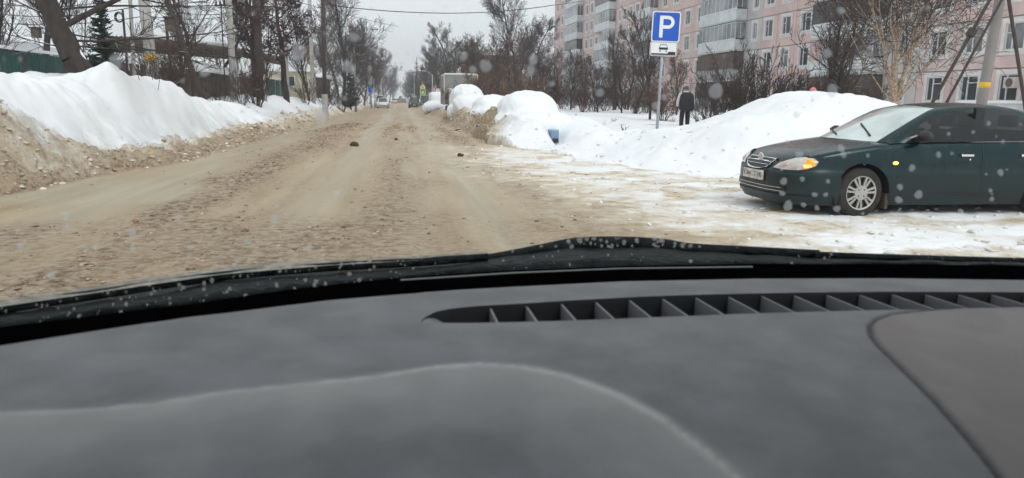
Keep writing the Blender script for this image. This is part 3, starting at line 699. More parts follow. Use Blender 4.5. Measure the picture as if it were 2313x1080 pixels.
# overhead heating pipe on posts
a = at(338, 102, 34); b = at(535, 122, 46); c = at(640, 140, 60)
pp = empty('heating_pipe', (a[0], a[1], 0), 0, 'brown lagged overhead pipe crossing behind the concrete poles', 'pipe')
L_ = lambda p: (p[0]-a[0], p[1]-a[1], p[2])
MB().tube([L_(a-np.array([2, -.2, 0])), L_(a), L_(b)], .33, 12).build('lagging', M_brown, pp, smooth=True)
MB().tube([L_(b+np.array([.3, .5, .1])), L_(c)], .28, 12).build('lagging', M_brown, pp, smooth=True)
for k in (0, .35, .7, 1): q_ = a+(b-a)*k; MB().tube([(q_[0]-a[0], q_[1]-a[1], .2), (q_[0]-a[0], q_[1]-a[1], q_[2]-.3)], .07).build('post', M_conc, pp)
MB().tube([L_(a+np.array([0, 0, .36])), L_(b+np.array([0, 0, .36]))], .16, 8).build('snow_cap', M_snow, pp, smooth=True)
# sheds and a cream hut with snow roofs behind the fence
def gable(name, x, y, wx, wy, hw, hr, mw, label, rz=0, win=False):
    r = empty(name, (x, y, 0), rz, label, 'shed'); z0 = .3
    MB().box(-wx/2, wx/2, -wy/2, wy/2, z0, hw).build('wall', mw, r)
    q = MB(); e = .35
    q.add([(-wx/2-e, -wy/2-e, hw-.05), (wx/2+e, -wy/2-e, hw-.05), (wx/2+e, wy/2+e, hw-.05), (-wx/2-e, wy/2+e, hw-.05), (0, -wy/2-e, hr), (0, wy/2+e, hr), (-wx/2-e, -wy/2-e, hw+.25), (wx/2+e, -wy/2-e, hw+.25), (wx/2+e, wy/2+e, hw+.25), (-wx/2-e, wy/2+e, hw+.25)],
          [(0, 3, 2, 1), (6, 4, 5, 9), (4, 7, 8, 5), (0, 1, 7, 4, 6), (3, 9, 5, 8, 2), (0, 6, 9, 3), (1, 2, 8, 7)])
    q.build('roof', M_snow, r)
    if win:
        o = MB().box(-.5, .5, -.05, 0, 0, .9).build('window', M_white, r, (0, -wy/2, hw-1.3)); MB().box(-.42, .42, -.07, -.051, .08, .82).build('pane', M_wglass, o)
        MB().box(wx/2-.4, wx/2-.1, -.3, .0, hw+.3, hr+.9).build('chimney', M_yb, r)
M_cream = mat('cream_render', (.55, .50, .38), .9, .1, 1)
gable('snowy_shed', px_x(460, 44)-3, 44, 9, 12, 2.6, 4.0, M_brown, 'long shed under thick snow behind the heating pipe', 0)
gable('cream_hut', px_x(655, 66), 68, 3.5, 4, 3.6, 5.0, M_cream, 'cream hut with a snowy roof behind the withered tree', 0, True)
gable('snowy_shed', px_x(700, 74)-2, 80, 6, 8, 3.4, 4.6, M_brown, 'low shed with snow on its roof right of the cream hut')
gable('snowy_shed', -20, 32, 12, 8, 3.0, 5.2, M_brown, 'snow roofed shed at the far left beyond the green fence', .1)
gable('snowy_shed', px_x(820, 120)-2, 122, 5, 6, 2.8, 4.0, M_white, 'white roofed kiosk among the far left trees')

def pole(px, pyb, y, pxt, pyt, r0, r1, m, name, label, cat='utility pole', band=None, n=12, extra=0.0):
    b_ = at(px, pyb, y); t_ = at(pxt, pyt, y); d = t_-b_; zb = hz(b_[0], b_[1])-.5
    k = (zb-b_[2])/d[2]; base = b_+d*k; kt = 1+extra; top = b_+d*kt
    o = empty(name, tuple(base), 0, label, cat); H_ = top-base
    MB().tube([(0, 0, 0), tuple(H_*.5), tuple(H_)], [r0, (r0+r1)/2, r1], n).build('shaft', m, o, smooth=True)
    if band:
        p0 = at(band[0], band[1], y)-base; f0 = (p0[2])/H_[2]; p1 = at(band[0], band[2], y)-base; f1 = p1[2]/H_[2]
        rr = r0+(r1-r0)*f0+.006
        MB().tube([tuple(H_*f1), tuple(H_*f0)], [rr, rr], n).build('yellow_band', M_yel, o, smooth=True)
    return o, base, H_
pole(342, 152, 25.5, 325, 0, .19, .15, M_conc, 'concrete_pole', 'thick grey concrete pole with a yellow band behind the left snow mound', band=(340, 140, 124), extra=1.2)
pole(302, 145, 28, 294, 0, .07, .06, M_conc, 'slim_pole', 'slim pale pole just left of the banded concrete pole', extra=.6)
o, base, H_ = pole(287, 145, 26.5, 277, 22, .045, .035, M_dwood, 'slim_pole', 'thin dark post carrying a coil of cable on the snow mound')
bm = bmesh.new()
q = MB(); ce = at(272, 40, 26.5)-base
for k in range(3): q.tube([tuple(ce+np.array([math.cos(t)*(.10+.015*k), -.08-.03*k, math.sin(t)*(.13+.015*k)])) for t in np.linspace(0, 2*math.pi, 20)], .016, 6)
q.build('cable_coil', M_black, o)
pole(452, 212, 31, 378, 0, .12, .11, M_dwood, 'leaning_post', 'dark wooden post leaning left across the frame top', extra=.5)
pole(376, 60, 27, 374, 40, .05, .05, M_dwood, 'slim_pole', 'dark stump of post with a box behind the leaning post')
bb = at(384, 56, 26); o = empty('bird_box', tuple(bb), 0, 'brown bird box hanging beside the leaning post', 'bird box'); MB().box(-.12, .12, -.12, .12, -.2, .2).build('box', M_brown, o); MB().box(-.16, .16, -.16, .16, .201, .24).build('lid', M_dwood, o)
bb = at(82, 75, 23.6); o = empty('bird_box', tuple(bb), 0, 'pale wooden bird box on the thin tree behind the green fence', 'bird box'); MB().box(-.10, .10, -.10, .10, -.13, .13).build('box', M_brown, o); MB().box(-.13, .13, -.13, .13, .131, .16).build('lid', M_dwood, o)
pole(528, 195, 38, 516, 0, .17, .13, M_conc, 'concrete_pole', 'pale concrete pole left of the tree with withered leaves', extra=.8)
o, base, H_ = pole(500, 30, 38.5, 499, 10, .03, .03, M_dwood, 'pole_bracket', 'dark insulator bracket at the top of the second concrete pole', 'bracket')
q = MB()
for k in range(4): q.tube([tuple(at(488+k*9, 14, 38.5)-base), tuple(at(488+k*9, 2, 38.5)-base)], [.05, .035], 6)
q.tube([tuple(at(486, 12, 38.5)-base), tuple(at(520, 12, 38.5)-base)], .03, 6); q.build('insulators', M_black, o)
pole(590, 215, 39, 578, 0, .20, .17, M_dwood, 'wooden_pole', 'dark wooden pole among the withered leaves', extra=.6)
pole(600, 215, 38.7, 596, 168, .06, .06, M_conc, 'pole_strut', 'short pale strut leaning against the wooden pole')
pole(650, 200, 58, 638, 0, .15, .12, M_conc, 'concrete_pole', 'pale concrete pole seen through the withered tree', extra=.5)
pole(708, 222, 56, 699, 0, .15, .12, M_conc, 'concrete_pole', 'pale concrete pole right of the withered tree', extra=.5)
o, base, H_ = pole(734, 240, 50, 729, 0, .13, .11, M_dwood, 'wooden_pole', 'dark wooden pole on a concrete foot at the edge of the left bank', extra=.5)
p0 = at(735, 242, 50)-base; p1 = at(733, 213, 50)-base; MB().tube([tuple(p0-np.array([0, 0, .6])), tuple(p1)], .19, 8).build('concrete_foot', M_conc, o)

def lamp(x, y, h, arm, label):
    o = empty('street_lamp', (x, y, hz(x, y)-.3), 0, label, 'street lamp', 'street lamps along the road')
    MB().tube([(0, 0, 0), (0, 0, h*.7), (0, 0, h)], [.13, .09, .07], 8).build('post', M_conc, o, smooth=True)
    MB().tube([(0, 0, h-.3), (arm*.25, 0, h+.25), (arm*.8, 0, h+.5)], .04, 6).build('arm', M_metal, o)
    MB().box(min(arm*.72, arm*1.05), max(arm*.72, arm*1.05), -.14, .14, h+.44, h+.6).build('lamp_head', M_metal, o, bevel=.03)
lamp(px_x(803, 78), 78, 7.9, 2.3, 'street lamp nearest on the left, its head over the road')
lamp(px_x(838, 112), 112, 8.2, 2.2, 'second street lamp on the left, lower against the trees')
lamp(px_x(862, 165), 165, 8.2, 2.2, 'far street lamp on the left among the trees')
lamp(px_x(977, 118), 118, 5.2, -1.5, 'low street lamp on the right behind the crossing sign')
lamp(px_x(936, 200), 200, 7.5, -2, 'far street lamp on the right before the tree row')

# right: concrete pole with yellow band and dark guys
pole(2215, 245, 15.5, 2262, -20, .115, .105, mat('grey_concrete', (.24, .225, .21), .9, .15, 2, .4, 30), 'concrete_pole', 'grey concrete pole with a yellow band behind the green car', band=(2216, 199, 186), extra=.5)
for (x0, y0, x1, y1, yy, lb, r_) in [(2100, 243, 2244, -15, 14.5, 'thick dark guy strut leaning left from the right concrete pole', .035), (2132, 243, 2268, -10, 15.2, 'second dark guy strut behind the first, leaning left', .03), (2316, 245, 2277, -10, 14.0, 'dark guy cable at the right edge leaning right', .035)]:
    a_ = at(x0, y0, yy); b_ = at(x1, y1, yy); d = b_-a_; k = (.2-a_[2])/d[2]; s0 = a_+d*k; o = empty('guy_strut', tuple(s0), 0, lb, 'guy strut'); e_ = (a_+d*1.3)-s0
    MB().tube([(0, 0, 0), tuple(e_)], r_, 8).build('rod', M_dwood, o, smooth=True)
    if r_ == .035 and x0 == 2100: m_ = a_+d*.66-s0; MB().tube([tuple(m_-d*.03), tuple(m_+d*.03)], .09, 8).build('coupling', M_dwood, o)

def cable(pts, label, r=.012, sag=.3, n=14):
    q = MB(); P = []
    for i in range(len(pts)-1):
        a_, b_ = np.array(pts[i]), np.array(pts[i+1])
        for k in range(n+(i == len(pts)-2)):
            t = k/n; p_ = a_+(b_-a_)*t; p_[2] -= 4*sag*t*(1-t); P.append(tuple(p_))
    q.tube(P, r, 5); o = q.build('overhead_cable', M_black); tag(o, label, 'cable', 'overhead cables')
cable([at(745, 12, 50), at(1248, 12, 62)], 'sagging cable spanning the open sky above the road', .028, .55)
cable([at(600, 0, 45), at(730, 66, 50)], 'cable sloping down to the dark wooden pole', .022, .1)
cable([at(620, -10, 46), at(900, 60, 90)], 'thin cable slanting down beyond the pale pole', .02, .1)
cable([at(0, 10, 30), at(325, -12, 26)], 'upper cable at the top left before the sky', .012, .2)
cable([at(0, 32, 30), at(330, 10, 26), at(520, 28, 38), at(590, 36, 39)], 'second cable running between the concrete poles', .014, .2)
cable([at(0, 52, 30), at(330, 36, 26), at(520, 34, 38)], 'third cable running level at the left', .012, .15)
cable([at(1248, 12, 62), at(1320, 2, 90)], 'short cable end before the corner of the pink block', .025, .02)

# ================================================================== SIGNS
M_blue = mat('sign_blue', (.005, .085, .48), .4, .08, 2)
M_sw = mat('sign_white', (.74, .75, .77), .5, .05, 4)
M_sb = mat('sign_black', (.015, .015, .02), .5)
M_red = mat('sign_red', (.5, .02, .02), .5)
M_lime = mat('sign_lime', (.5, .72, .08), .5)
M_sy = mat('sign_yellow', (.75, .36, .03), .5)
def rrect(w_, h_, r, n=5):
    P = []
    for cx, cy, a0 in ((w_/2-r, h_/2-r, 0), (-w_/2+r, h_/2-r, 90), (-w_/2+r, -h_/2+r, 180), (w_/2-r, -h_/2+r, 270)):
        for k in range(n+1): t = R_(a0+90*k/n); P.append((cx+r*math.cos(t), cy+r*math.sin(t)))
    return P
sp_b = at(1482, 312, 18.4); sp_t = at(1500, 30, 18.4)
sg = empty('parking_sign', (sp_b[0], sp_b[1], hz(sp_b[0], sp_b[1])-.5), R_(-6), 'blue parking sign with a white plate below on a grey pole leaning slightly right', 'road sign')
sg.rotation_euler = (0, R_(1.3), R_(-8))
zc = lambda py: at(1495, py, 18.4)[2]-sg.location.z
MB().tube([(0, 0, 0), (0, 0, zc(28))], .038, 12).build('pole', M_metal, sg, smooth=True)
c1 = zc(61); S_ = .70
pl = MB().prism([(a_, b_+c1) for a_, b_ in rrect(S_, S_+.03, .055)], 'y', -.075, -.05).build('sign_plate', M_sw, sg, (.035, 0, 0))
MB().prism([(a_, b_+c1) for a_, b_ in rrect(S_-.05, S_-.02, .045)], 'y', -.079, -.0755).build('blue_field', M_blue, pl)
q = MB(); H2 = .262; sx = -.165; sw = .088
q.add([(sx, -.083, c1-H2), (sx+sw, -.083, c1-H2), (sx+sw, -.083, c1+H2), (sx, -.083, c1+H2)], [(0, 1, 2, 3)])
arc = []; ro, ri = .155, .075; cx_, cz_ = .045, c1+H2-ro
outer = [(sx+sw, c1+H2)]+[(cx_+ro*math.sin(t), cz_+ro*math.cos(t)) for t in np.linspace(0, math.pi, 16)]+[(sx+sw, c1+H2-2*ro)]
inner = [(sx+sw, c1+H2-.080)]+[(cx_+ri*math.sin(t), cz_+ri*math.cos(t)) for t in np.linspace(0, math.pi, 16)]+[(sx+sw, c1+H2-2*ro+.080)]
q.add([(x_, -.083, z_) for x_, z_ in outer]+[(x_, -.083, z_) for x_, z_ in inner], [(i, i+1, i+1+len(outer), i+len(outer)) for i in range(len(outer)-1)])
q.build('letter_p', M_sw, pl, recalc=False)
c2 = zc(111); w2, h2 = .68, .35
p2 = MB().prism([(a_, b_+c2) for a_, b_ in rrect(w2, h2, .05)], 'y', -.073, -.05).build('sign_plate', M_sw, sg, (.01, 0, 0))
q = MB()
fr_o = [(a_, b_+c2) for a_, b_ in rrect(w2-.02, h2-.02, .045)]; fr_i = [(a_, b_+c2) for a_, b_ in rrect(w2-.036, h2-.036, .04)]; n_ = len(fr_o)
q.add([(a_, -.077, b_) for a_, b_ in fr_o]+[(a_, -.077, b_) for a_, b_ in fr_i], [(i, (i+1) % n_, (i+1) % n_+n_, i+n_) for i in range(n_)])
def poly(pts): q.add([(a_, -.077, c2+b_) for a_, b_ in pts], [tuple(range(len(pts)))])
poly([(-.30, -.145), (.30, -.145), (.30, -.065), (.13, -.065), (.10, -.11), (-.30, -.11)])
poly([(-.11, -.02), (.10, -.02), (.11, 0), (.105, .035), (-.115, .035), (-.12, 0)])
poly([(-.115, .036), (-.105, .036), (-.07, .10), (-.083, .10)]); poly([(.09, .036), (.10, .036), (.072, .10), (.06, .10)]); poly([(-.083, .10), (.072, .10), (.065, .112), (-.075, .112)])
for ex in (-.085, .07): poly([(ex+.017*math.cos(t), -.055+.022*math.sin(t)) for t in np.linspace(0, 6.28, 10)[:-1]])
q.build('car_pictogram', M_sb, p2, recalc=False)

def text_mesh(s, size, name):
    cu = bpy.data.curves.new(name, 'FONT'); cu.body = s; cu.size = size; cu.align_x = 'CENTER'; cu.align_y = 'CENTER'; cu.extrude = .001
    o = bpy.data.objects.new(name, cu); COL.objects.link(o); dg = bpy.context.evaluated_depsgraph_get()
    me = bpy.data.meshes.new_from_object(o.evaluated_get(dg)); bpy.data.objects.remove(o); me.name = name; me.materials.clear(); return me
# crossing signs, main road diamond
p = at(955, 212, 118); s = empty('crossing_sign', (p[0], p[1], 0), 0, 'yellow green pedestrian crossing signs under an orange diamond at the far right roadside', 'road sign')
MB().tube([(0, 0, 0), (0, 0, 4.0)], .05).build('pole', M_metal, s)
zz = p[2]
for k, z_ in enumerate((zz+.35, zz-.55)):
    pl = MB().box(-.42, .42, -.1, -.06, z_-.42, z_+.42).build('sign_plate', M_lime, s); MB().box(-.32, .32, -.105, -.101, z_-.32, z_+.32).build('blue_field', M_blue if k else mat('sign_teal', (.01, .16, .14), .5), pl)
    q = MB(); q.add([(-.24, -.11, z_-.24), (.24, -.11, z_-.24), (0, -.11, z_+.24)], [(0, 1, 2)]); q.build('white_triangle', M_sw, pl, recalc=False)
    q = MB(); q.add([(-.03, -.114, z_-.14), (.05, -.114, z_-.14), (.04, -.114, z_+.10), (-.02, -.114, z_+.10)], [(0, 1, 2, 3)]); q.build('walker_pictogram', M_sb, pl, recalc=False)
dz = at(955, 197, 118)[2]
pl = MB().prism([(0, dz+.45), (.45, dz), (0, dz-.45), (-.45, dz)], 'y', -.10, -.07).build('diamond_plate', M_sw, s); MB().prism([(0, dz+.34), (.34, dz), (0, dz-.34), (-.34, dz)], 'y', -.104, -.101).build('orange_field', M_sy, pl)
p = at(989, 205, 96); s = empty('limit_sign', (p[0], p[1], 0), 0, 'round red rimmed sign with digits above the snow covered van', 'road sign')
MB().tube([(0, 0, 0), (0, 0, p[2])], .045).build('pole', M_metal, s)
pl = MB().tube([(0, -.05, p[2]), (0, -.08, p[2])], .33, 24).build('round_plate', M_red, s); MB().tube([(0, -.081, p[2]), (0, -.085, p[2])], .25, 24).build('white_field', M_sw, pl)
link('digits', text_mesh('12', .34, 'digits'), M_sb, pl, (0, -.09, p[2]), (R_(90), 0, 0))
# bus stop panels on the left
p = at(836, 180, 96); s = empty('stop_sign_post', (p[0], p[1], 0), 0, 'post with stacked square panels beside the far left trees', 'road sign')
MB().tube([(0, 0, 0), (0, 0, at(836, 150, 96)[2])], .05).build('pole', M_metal, s); MB().tube([(.45, 0, 0), (.45, 0, at(842, 178, 96)[2])], .05).build('pole', M_metal, s)
for py, m_, h_ in ((156, M_par2, .35), (182, M_metal, .5), (203, M_blue, .35)):
    z_ = at(836, py, 96)[2]; MB().box(-.28, .28, -.09, -.055, z_-h_, z_+h_).build('sign_plate', m_, s)
p = at(856, 214, 110); s = empty('round_sign', (p[0]-.5, p[1], 0), 0, 'small round pale sign above the parked car on the far left', 'road sign'); MB().tube([(0, 0, 0), (0, 0, p[2])], .04).build('pole', M_metal, s); MB().tube([(0, -.05, p[2]), (0, -.08, p[2])], .30, 20).build('round_plate', M_sw, s)

# ================================================================== CARS
def paint(name, base, dirt=(.10, .095, .085), amount=.5):
    m = bpy.data.materials.new(name); m.use_nodes = True; n = m.node_tree; b = n.nodes['Principled BSDF']
    tc = n.nodes.new('ShaderNodeTexCoord'); s = n.nodes.new('ShaderNodeSeparateXYZ'); n.links.new(tc.outputs['Object'], s.inputs[0])
    t = n.nodes.new('ShaderNodeTexNoise'); t.inputs['Scale'].default_value = 4; t.inputs['Detail'].default_value = 7; t.inputs['Roughness'].default_value = .65; n.links.new(tc.outputs['Object'], t.inputs['Vector'])
    r = n.nodes.new('ShaderNodeMapRange'); r.inputs[1].default_value = .75; r.inputs[2].default_value = .12; n.links.new(s.outputs[2], r.inputs[0])
    a = n.nodes.new('ShaderNodeMath'); a.operation = 'MULTIPLY_ADD'; n.links.new(r.outputs[0], a.inputs[0]); a.inputs[1].default_value = amount; n.links.new(t.outputs['Fac'], a.inputs[2])
    k = n.nodes.new('ShaderNodeMapRange'); k.inputs[1].default_value = .42; k.inputs[2].default_value = 1.25; n.links.new(a.outputs[0], k.inputs[0])
    x = n.nodes.new('ShaderNodeMix'); x.data_type = 'RGBA'; n.links.new(k.outputs[0], x.inputs[0]); x.inputs[6].default_value = (*base, 1); x.inputs[7].default_value = (*dirt, 1)
    n.links.new(x.outputs[2], b.inputs['Base Color']); b.inputs['Specular IOR Level'].default_value = .25
    rr = n.nodes.new('ShaderNodeMapRange'); n.links.new(k.outputs[0], rr.inputs[0]); rr.inputs[3].default_value = .22; rr.inputs[4].default_value = .75; n.links.new(rr.outputs[0], b.inputs['Roughness'])
    b.inputs['Metallic'].default_value = .45; b.inputs['Coat Weight'].default_value = .30; b.inputs['Coat Roughness'].default_value = .15
    return m
def emis(name, col, st):
    m = bpy.data.materials.new(name); m.use_nodes = True; b = m.node_tree.nodes['Principled BSDF']
    b.inputs['Base Color'].default_value = (*col, 1); b.inputs['Emission Color'].default_value = (*col, 1); b.inputs['Emission Strength'].default_value = st; b.inputs['Roughness'].default_value = .2; return m
M_tyre = mat('tyre_rubber', (.025, .023, .022), .9, .3, 8, .4, 40)
M_rim = mat('alloy_rim', (.40, .39, .37), .45, .1, 8, metal=.35)
M_trim = mat('black_trim', (.012, .012, .014), .5)
M_chrome = mat('chrome', (.75, .76, .78), .18, metal=1.0)
M_lens = mat('headlight_lens', (.50, .48, .45), .12, .15, 12, coat=1.0)
M_amber = emis('amber_lamp', (.9, .24, .015), .55)
M_amberhot = emis('amber_lamp_core', (1.0, .62, .10), 1.6)
M_plate = mat('number_plate', (.55, .51, .45), .7, .25, 14)
M_ws = mat('sky_pale_windscreen', (.50, .58, .565), .08, .22, 1.6, coat=.8)  # sky reflection painted into the pale base colour, with a misty film
def tint(name, col, alpha):
    m = bpy.data.materials.new(name); m.use_nodes = True; n = m.node_tree; b = n.nodes['Principled BSDF']; out = n.nodes['Material Output']
    b.inputs['Base Color'].default_value = (*col, 1); b.inputs['Roughness'].default_value = .06; b.inputs['Specular IOR Level'].default_value = .5
    t = n.nodes.new('ShaderNodeBsdfTransparent'); x = n.nodes.new('ShaderNodeMixShader'); x.inputs[0].default_value = alpha
    n.links.new(t.outputs[0], x.inputs[1]); n.links.new(b.outputs[0], x.inputs[2]); n.links.new(x.outputs[0], out.inputs[0]); return m
M_tint = tint('tinted_side_glass', (.012, .014, .015), .80)
M_cabin = mat('cabin_trim', (.03, .03, .032), .8)

class Body:
    """car shell; x runs back from the nose, y to the right, z up"""
    def __init__(s, L=4.43, W=.855, H=1.41, res=1.0, wb=(.93, 3.53), hood=.0, beltz=.93, n_f=2.6):
        s.L, s.W, s.H, s.wb = L, W, H, wb
        pts = []; a = .72
        for k in range(int(26*res)+1):
            th = (math.pi/2)*k/int(26*res); pts.append((a*(1-abs(math.cos(th))**(2/n_f)), W*math.sin(th)**(2/n_f)))
        n = int((L-a-.6)/(.028/res))
        for k in range(1, n+1):
            x = a+(L-a-.6)*k/n; pts.append((x, W+.012*math.sin(math.pi*k/n)))
        for k in range(1, int(22*res)+1):
            th = (math.pi/2)*(1-k/int(22*res)); pts.append((L-.6*(1-abs(math.cos(th))**(2/2.8)), W*math.sin(th)**(2/2.8)))
        # split long spans at the nose
        s.o = np.array(pts); d = np.hypot(*np.diff(s.o, axis=0).T); s.s = np.concatenate([[0], np.cumsum(d)])
        s.topx = np.array([0, .12, .35, .8, 1.15, 1.5, 2.4, 3.4, 3.9, 4.2, 4.43])*L/4.43
        s.topz = np.array([.66, .70, .765, .85, .90, .925, .95, .97, .975, .96, .93])+(beltz-.93)
    def ztop(s, x): return np.interp(x, s.topx, s.topz)
    def wall(s, q, z, off=0.0):
        q = abs(q); x = np.interp(q, s.s, s.o[:, 0]); y = np.interp(q, s.s, s.o[:, 1])
        x2 = np.interp(q+.01, s.s, s.o[:, 0]); y2 = np.interp(q+.01, s.s, s.o[:, 1]); x1 = np.interp(max(0, q-.01), s.s, s.o[:, 0]); y1 = np.interp(max(0, q-.01), s.s, s.o[:, 1])
        tx, ty = x2-x1, y2-y1; l = math.hypot(tx, ty)+1e-9; nx, ny = -ty/l, tx/l   # outward
        if q < .02: nx, ny = -1, 0
        o = np.interp(z, [.15, .22, .30, .45, .56, .60, .75, .95], [.07, .03, .008, 0, .004, .014, .012, .05])
        wf = max(0, 1-x/.8); wr = max(0, 1-(s.L-x)/.5)
        if z > .565: o += wf*.34*(z-.565)+.018*wf
        if z > .62: o += wr*.15*(z-.62)
        zt = s.ztop(x)
        if z > zt-.05: o += .05*(1-math.sqrt(max(0, 1-((z-zt+.05)/.05)**2)))
        return np.array([x-nx*(o-off)*1.0, y-ny*(o-off), z])
    def pt(s, q, z, off=0.0):
        p = s.wall(q, z, off)
        if q < 0: p[1] = -p[1]
        return p
    def q_of_x(s, x, side=-1): return side*np.interp(x, s.o[:, 0], s.s)
    def shell(s, m, parent):
        zl = np.array([.15, .19, .23, .27, .31, .35, .39, .43, .47, .51, .55, .575, .60, .64])
        q = MB(); cols_ = []
        for side in (1, -1):
            P = []
            for i in range(len(s.s)):
                zt = s.ztop(s.o[i, 0]); zz = [z for z in zl]+[.64+(zt-.64)*t for t in (.25, .5, .7, .85, .95, 1.0)]
                row = []
                for z in zz:
                    p = s.pt(side*max(s.s[i], 1e-6), z)
                    for wx in s.wb:
                        d = math.hypot(p[0]-wx, p[2]-.31); R = .365
                        if abs(p[1]) > s.W-.18 and R-.034 < d < R+.02:
                            kk = R/d; p = np.array([wx+(p[0]-wx)*kk, p[1], .31+(p[2]-.31)*kk])
                    row.append(p)
                P.append(row)
            nj = len(P[0]); o = len(q.v); q.v += [tuple(p) for r in P for p in r]
            for i in range(len(P)-1):
                for j in range(nj-1):
                    c = [P[i][j], P[i+1][j], P[i+1][j+1], P[i][j+1]]
                    if any(all(math.hypot(p[0]-wx, p[2]-.31) < .366 for p in c) and abs(c[0][1]) > s.W-.18 for wx in s.wb): continue
                    q.f.append((o+i*nj+j, o+(i+1)*nj+j, o+(i+1)*nj+j+1, o+i*nj+j+1))
            cols_.append([r[-1] for r in P])
        body = q.build('body', m, parent, smooth=True)
        # bonnet, boot lid : strips between the two top edges
        def cap(x0, x1, crown, name):
            idx = [i for i in range(len(s.s)) if x0 <= cols_[0][i][0] <= x1]
            P = []
            for i in idx:
                r = []
                for t in np.linspace(-1, 1, 15):
                    p = cols_[0][i].copy(); y = p[1]*t
                    cr = crown*min(1, abs(p[1])/.6)
                    p = np.array([p[0], y, p[2]+cr*(1-abs(t)**2.5)]); r.append(p)
                P.append(r)
            return MB().grid(P).build(name, m, parent, smooth=True)
        s.cap = cap; s.edge = cols_
        return body
    def patch(s, name, poly, m, parent, off=.006, bulge=.0, rings=5, thick=True):
        c = np.mean(poly, 0); n = len(poly); q = MB(); V = []
        for k in range(rings+1):
            t = k/rings
            for p in poly: a = c+(np.array(p)-c)*t; V.append(s.pt(a[0], a[1], off+bulge*(1-t*t)))
        if thick:
            for p in poly: V.append(s.pt(p[0], p[1], -.01))
        F = [(k*n+i, k*n+(i+1) % n, (k+1)*n+(i+1) % n, (k+1)*n+i) for k in range(rings+(1 if thick else 0)) for i in range(n)]
        q.add(V, F); return q.build(name, m, parent, smooth=False)
    def strip(s, name, line, wdt, m, parent, off=.003):
        P = []
        for i, p in enumerate(line):
            a = np.array(line[max(0, i-1)]); b = np.array(line[min(len(line)-1, i+1)]); d = b-a; d = d/(np.linalg.norm(d)+1e-9); nn = np.array([-d[1], d[0]])*wdt/2
            P.append([s.pt(*(np.array(p)+nn), off), s.pt(*(np.array(p)-nn), off)])
        return MB().grid(P).build(name, m, parent)

def wheel(parent, x, y, side, detail=True, r=.31, w_=.20, steer=0.0):
    root = MB()
    prof = [(-w_/2, r*.70), (-w_/2+.01, r*.93), (-w_/2+.04, r), (w_/2-.04, r), (w_/2-.01, r*.93), (w_/2, r*.70), (w_/2-.02, r*.66), (-w_/2+.02, r*.66)]
    n = 40 if detail else 16; V = []; np_ = len(prof)
    for k in range(n):
        t = 2*math.pi*k/n; V += [(rr*math.cos(t), a, rr*math.sin(t)) for a, rr in prof]
    F = [(k*np_+j, ((k+1) % n)*np_+j, ((k+1) % n)*np_+(j+1) % np_, k*np_+(j+1) % np_) for k in range(n) for j in range(np_)]
    root.add(V, F); wo = root.build('wheel', M_tyre, parent, (x, y, r), (0, 0, steer), smooth=False)
    f = side*(w_/2-.015)
    q = MB(); R1 = r*.70
    # rim barrel, face ring, spokes, hub
    def ring(r0, r1, y0, y1):
        V = []; 
        for k in range(n): t = 2*math.pi*k/n; V += [(rr*math.cos(t), yy, rr*math.sin(t)) for rr, yy in ((r0, y0), (r1, y1), (r1, y1-side*.02), (r0, y0-side*.02))]
        q.add(V, [(k*4+j, ((k+1) % n)*4+j, ((k+1) % n)*4+(j+1) % 4, k*4+(j+1) % 4) for k in range(n) for j in range(4)])
    ring(R1*.90, R1, f, f+side*.008)
    if detail:
        for k in range(14):
            t = 2*math.pi*((k//2)+.2+(.17 if k % 2 else -.17))/7; c, s_ = math.cos(t), math.sin(t); h = .0125
            V = []
            for rr, hh, yy in ((R1*.36, h*.85, f+side*.004), (R1*.93, h*1.15, f)):
                for sg_ in (-1, 1): V += [(rr*c-sg_*hh*s_, yy, rr*s_+sg_*hh*c), (rr*c-sg_*hh*s_, yy-side*.025, rr*s_+sg_*hh*c)]
            q.add(V, [(0, 1, 3, 2), (4, 6, 7, 5), (0, 4, 5, 1), (2, 3, 7, 6), (0, 2, 6, 4), (1, 5, 7, 3)])
    q.tube([(0, f-side*.03, 0), (0, f+side*.006, 0)], R1*(.42 if detail else .8), 20)
    q.build('rim', M_rim, wo)
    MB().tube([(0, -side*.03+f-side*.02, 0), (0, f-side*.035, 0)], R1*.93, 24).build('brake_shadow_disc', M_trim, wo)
    if detail:
        q = MB()
        for k in range(4): t = R_(45+90*k); q.tube([(R1*.25*math.cos(t), f, R1*.25*math.sin(t)), (R1*.25*math.cos(t), f+side*.009, R1*.25*math.sin(t))], .009, 8)
        q.build('wheel_nuts', M_trim, wo)
    return wo

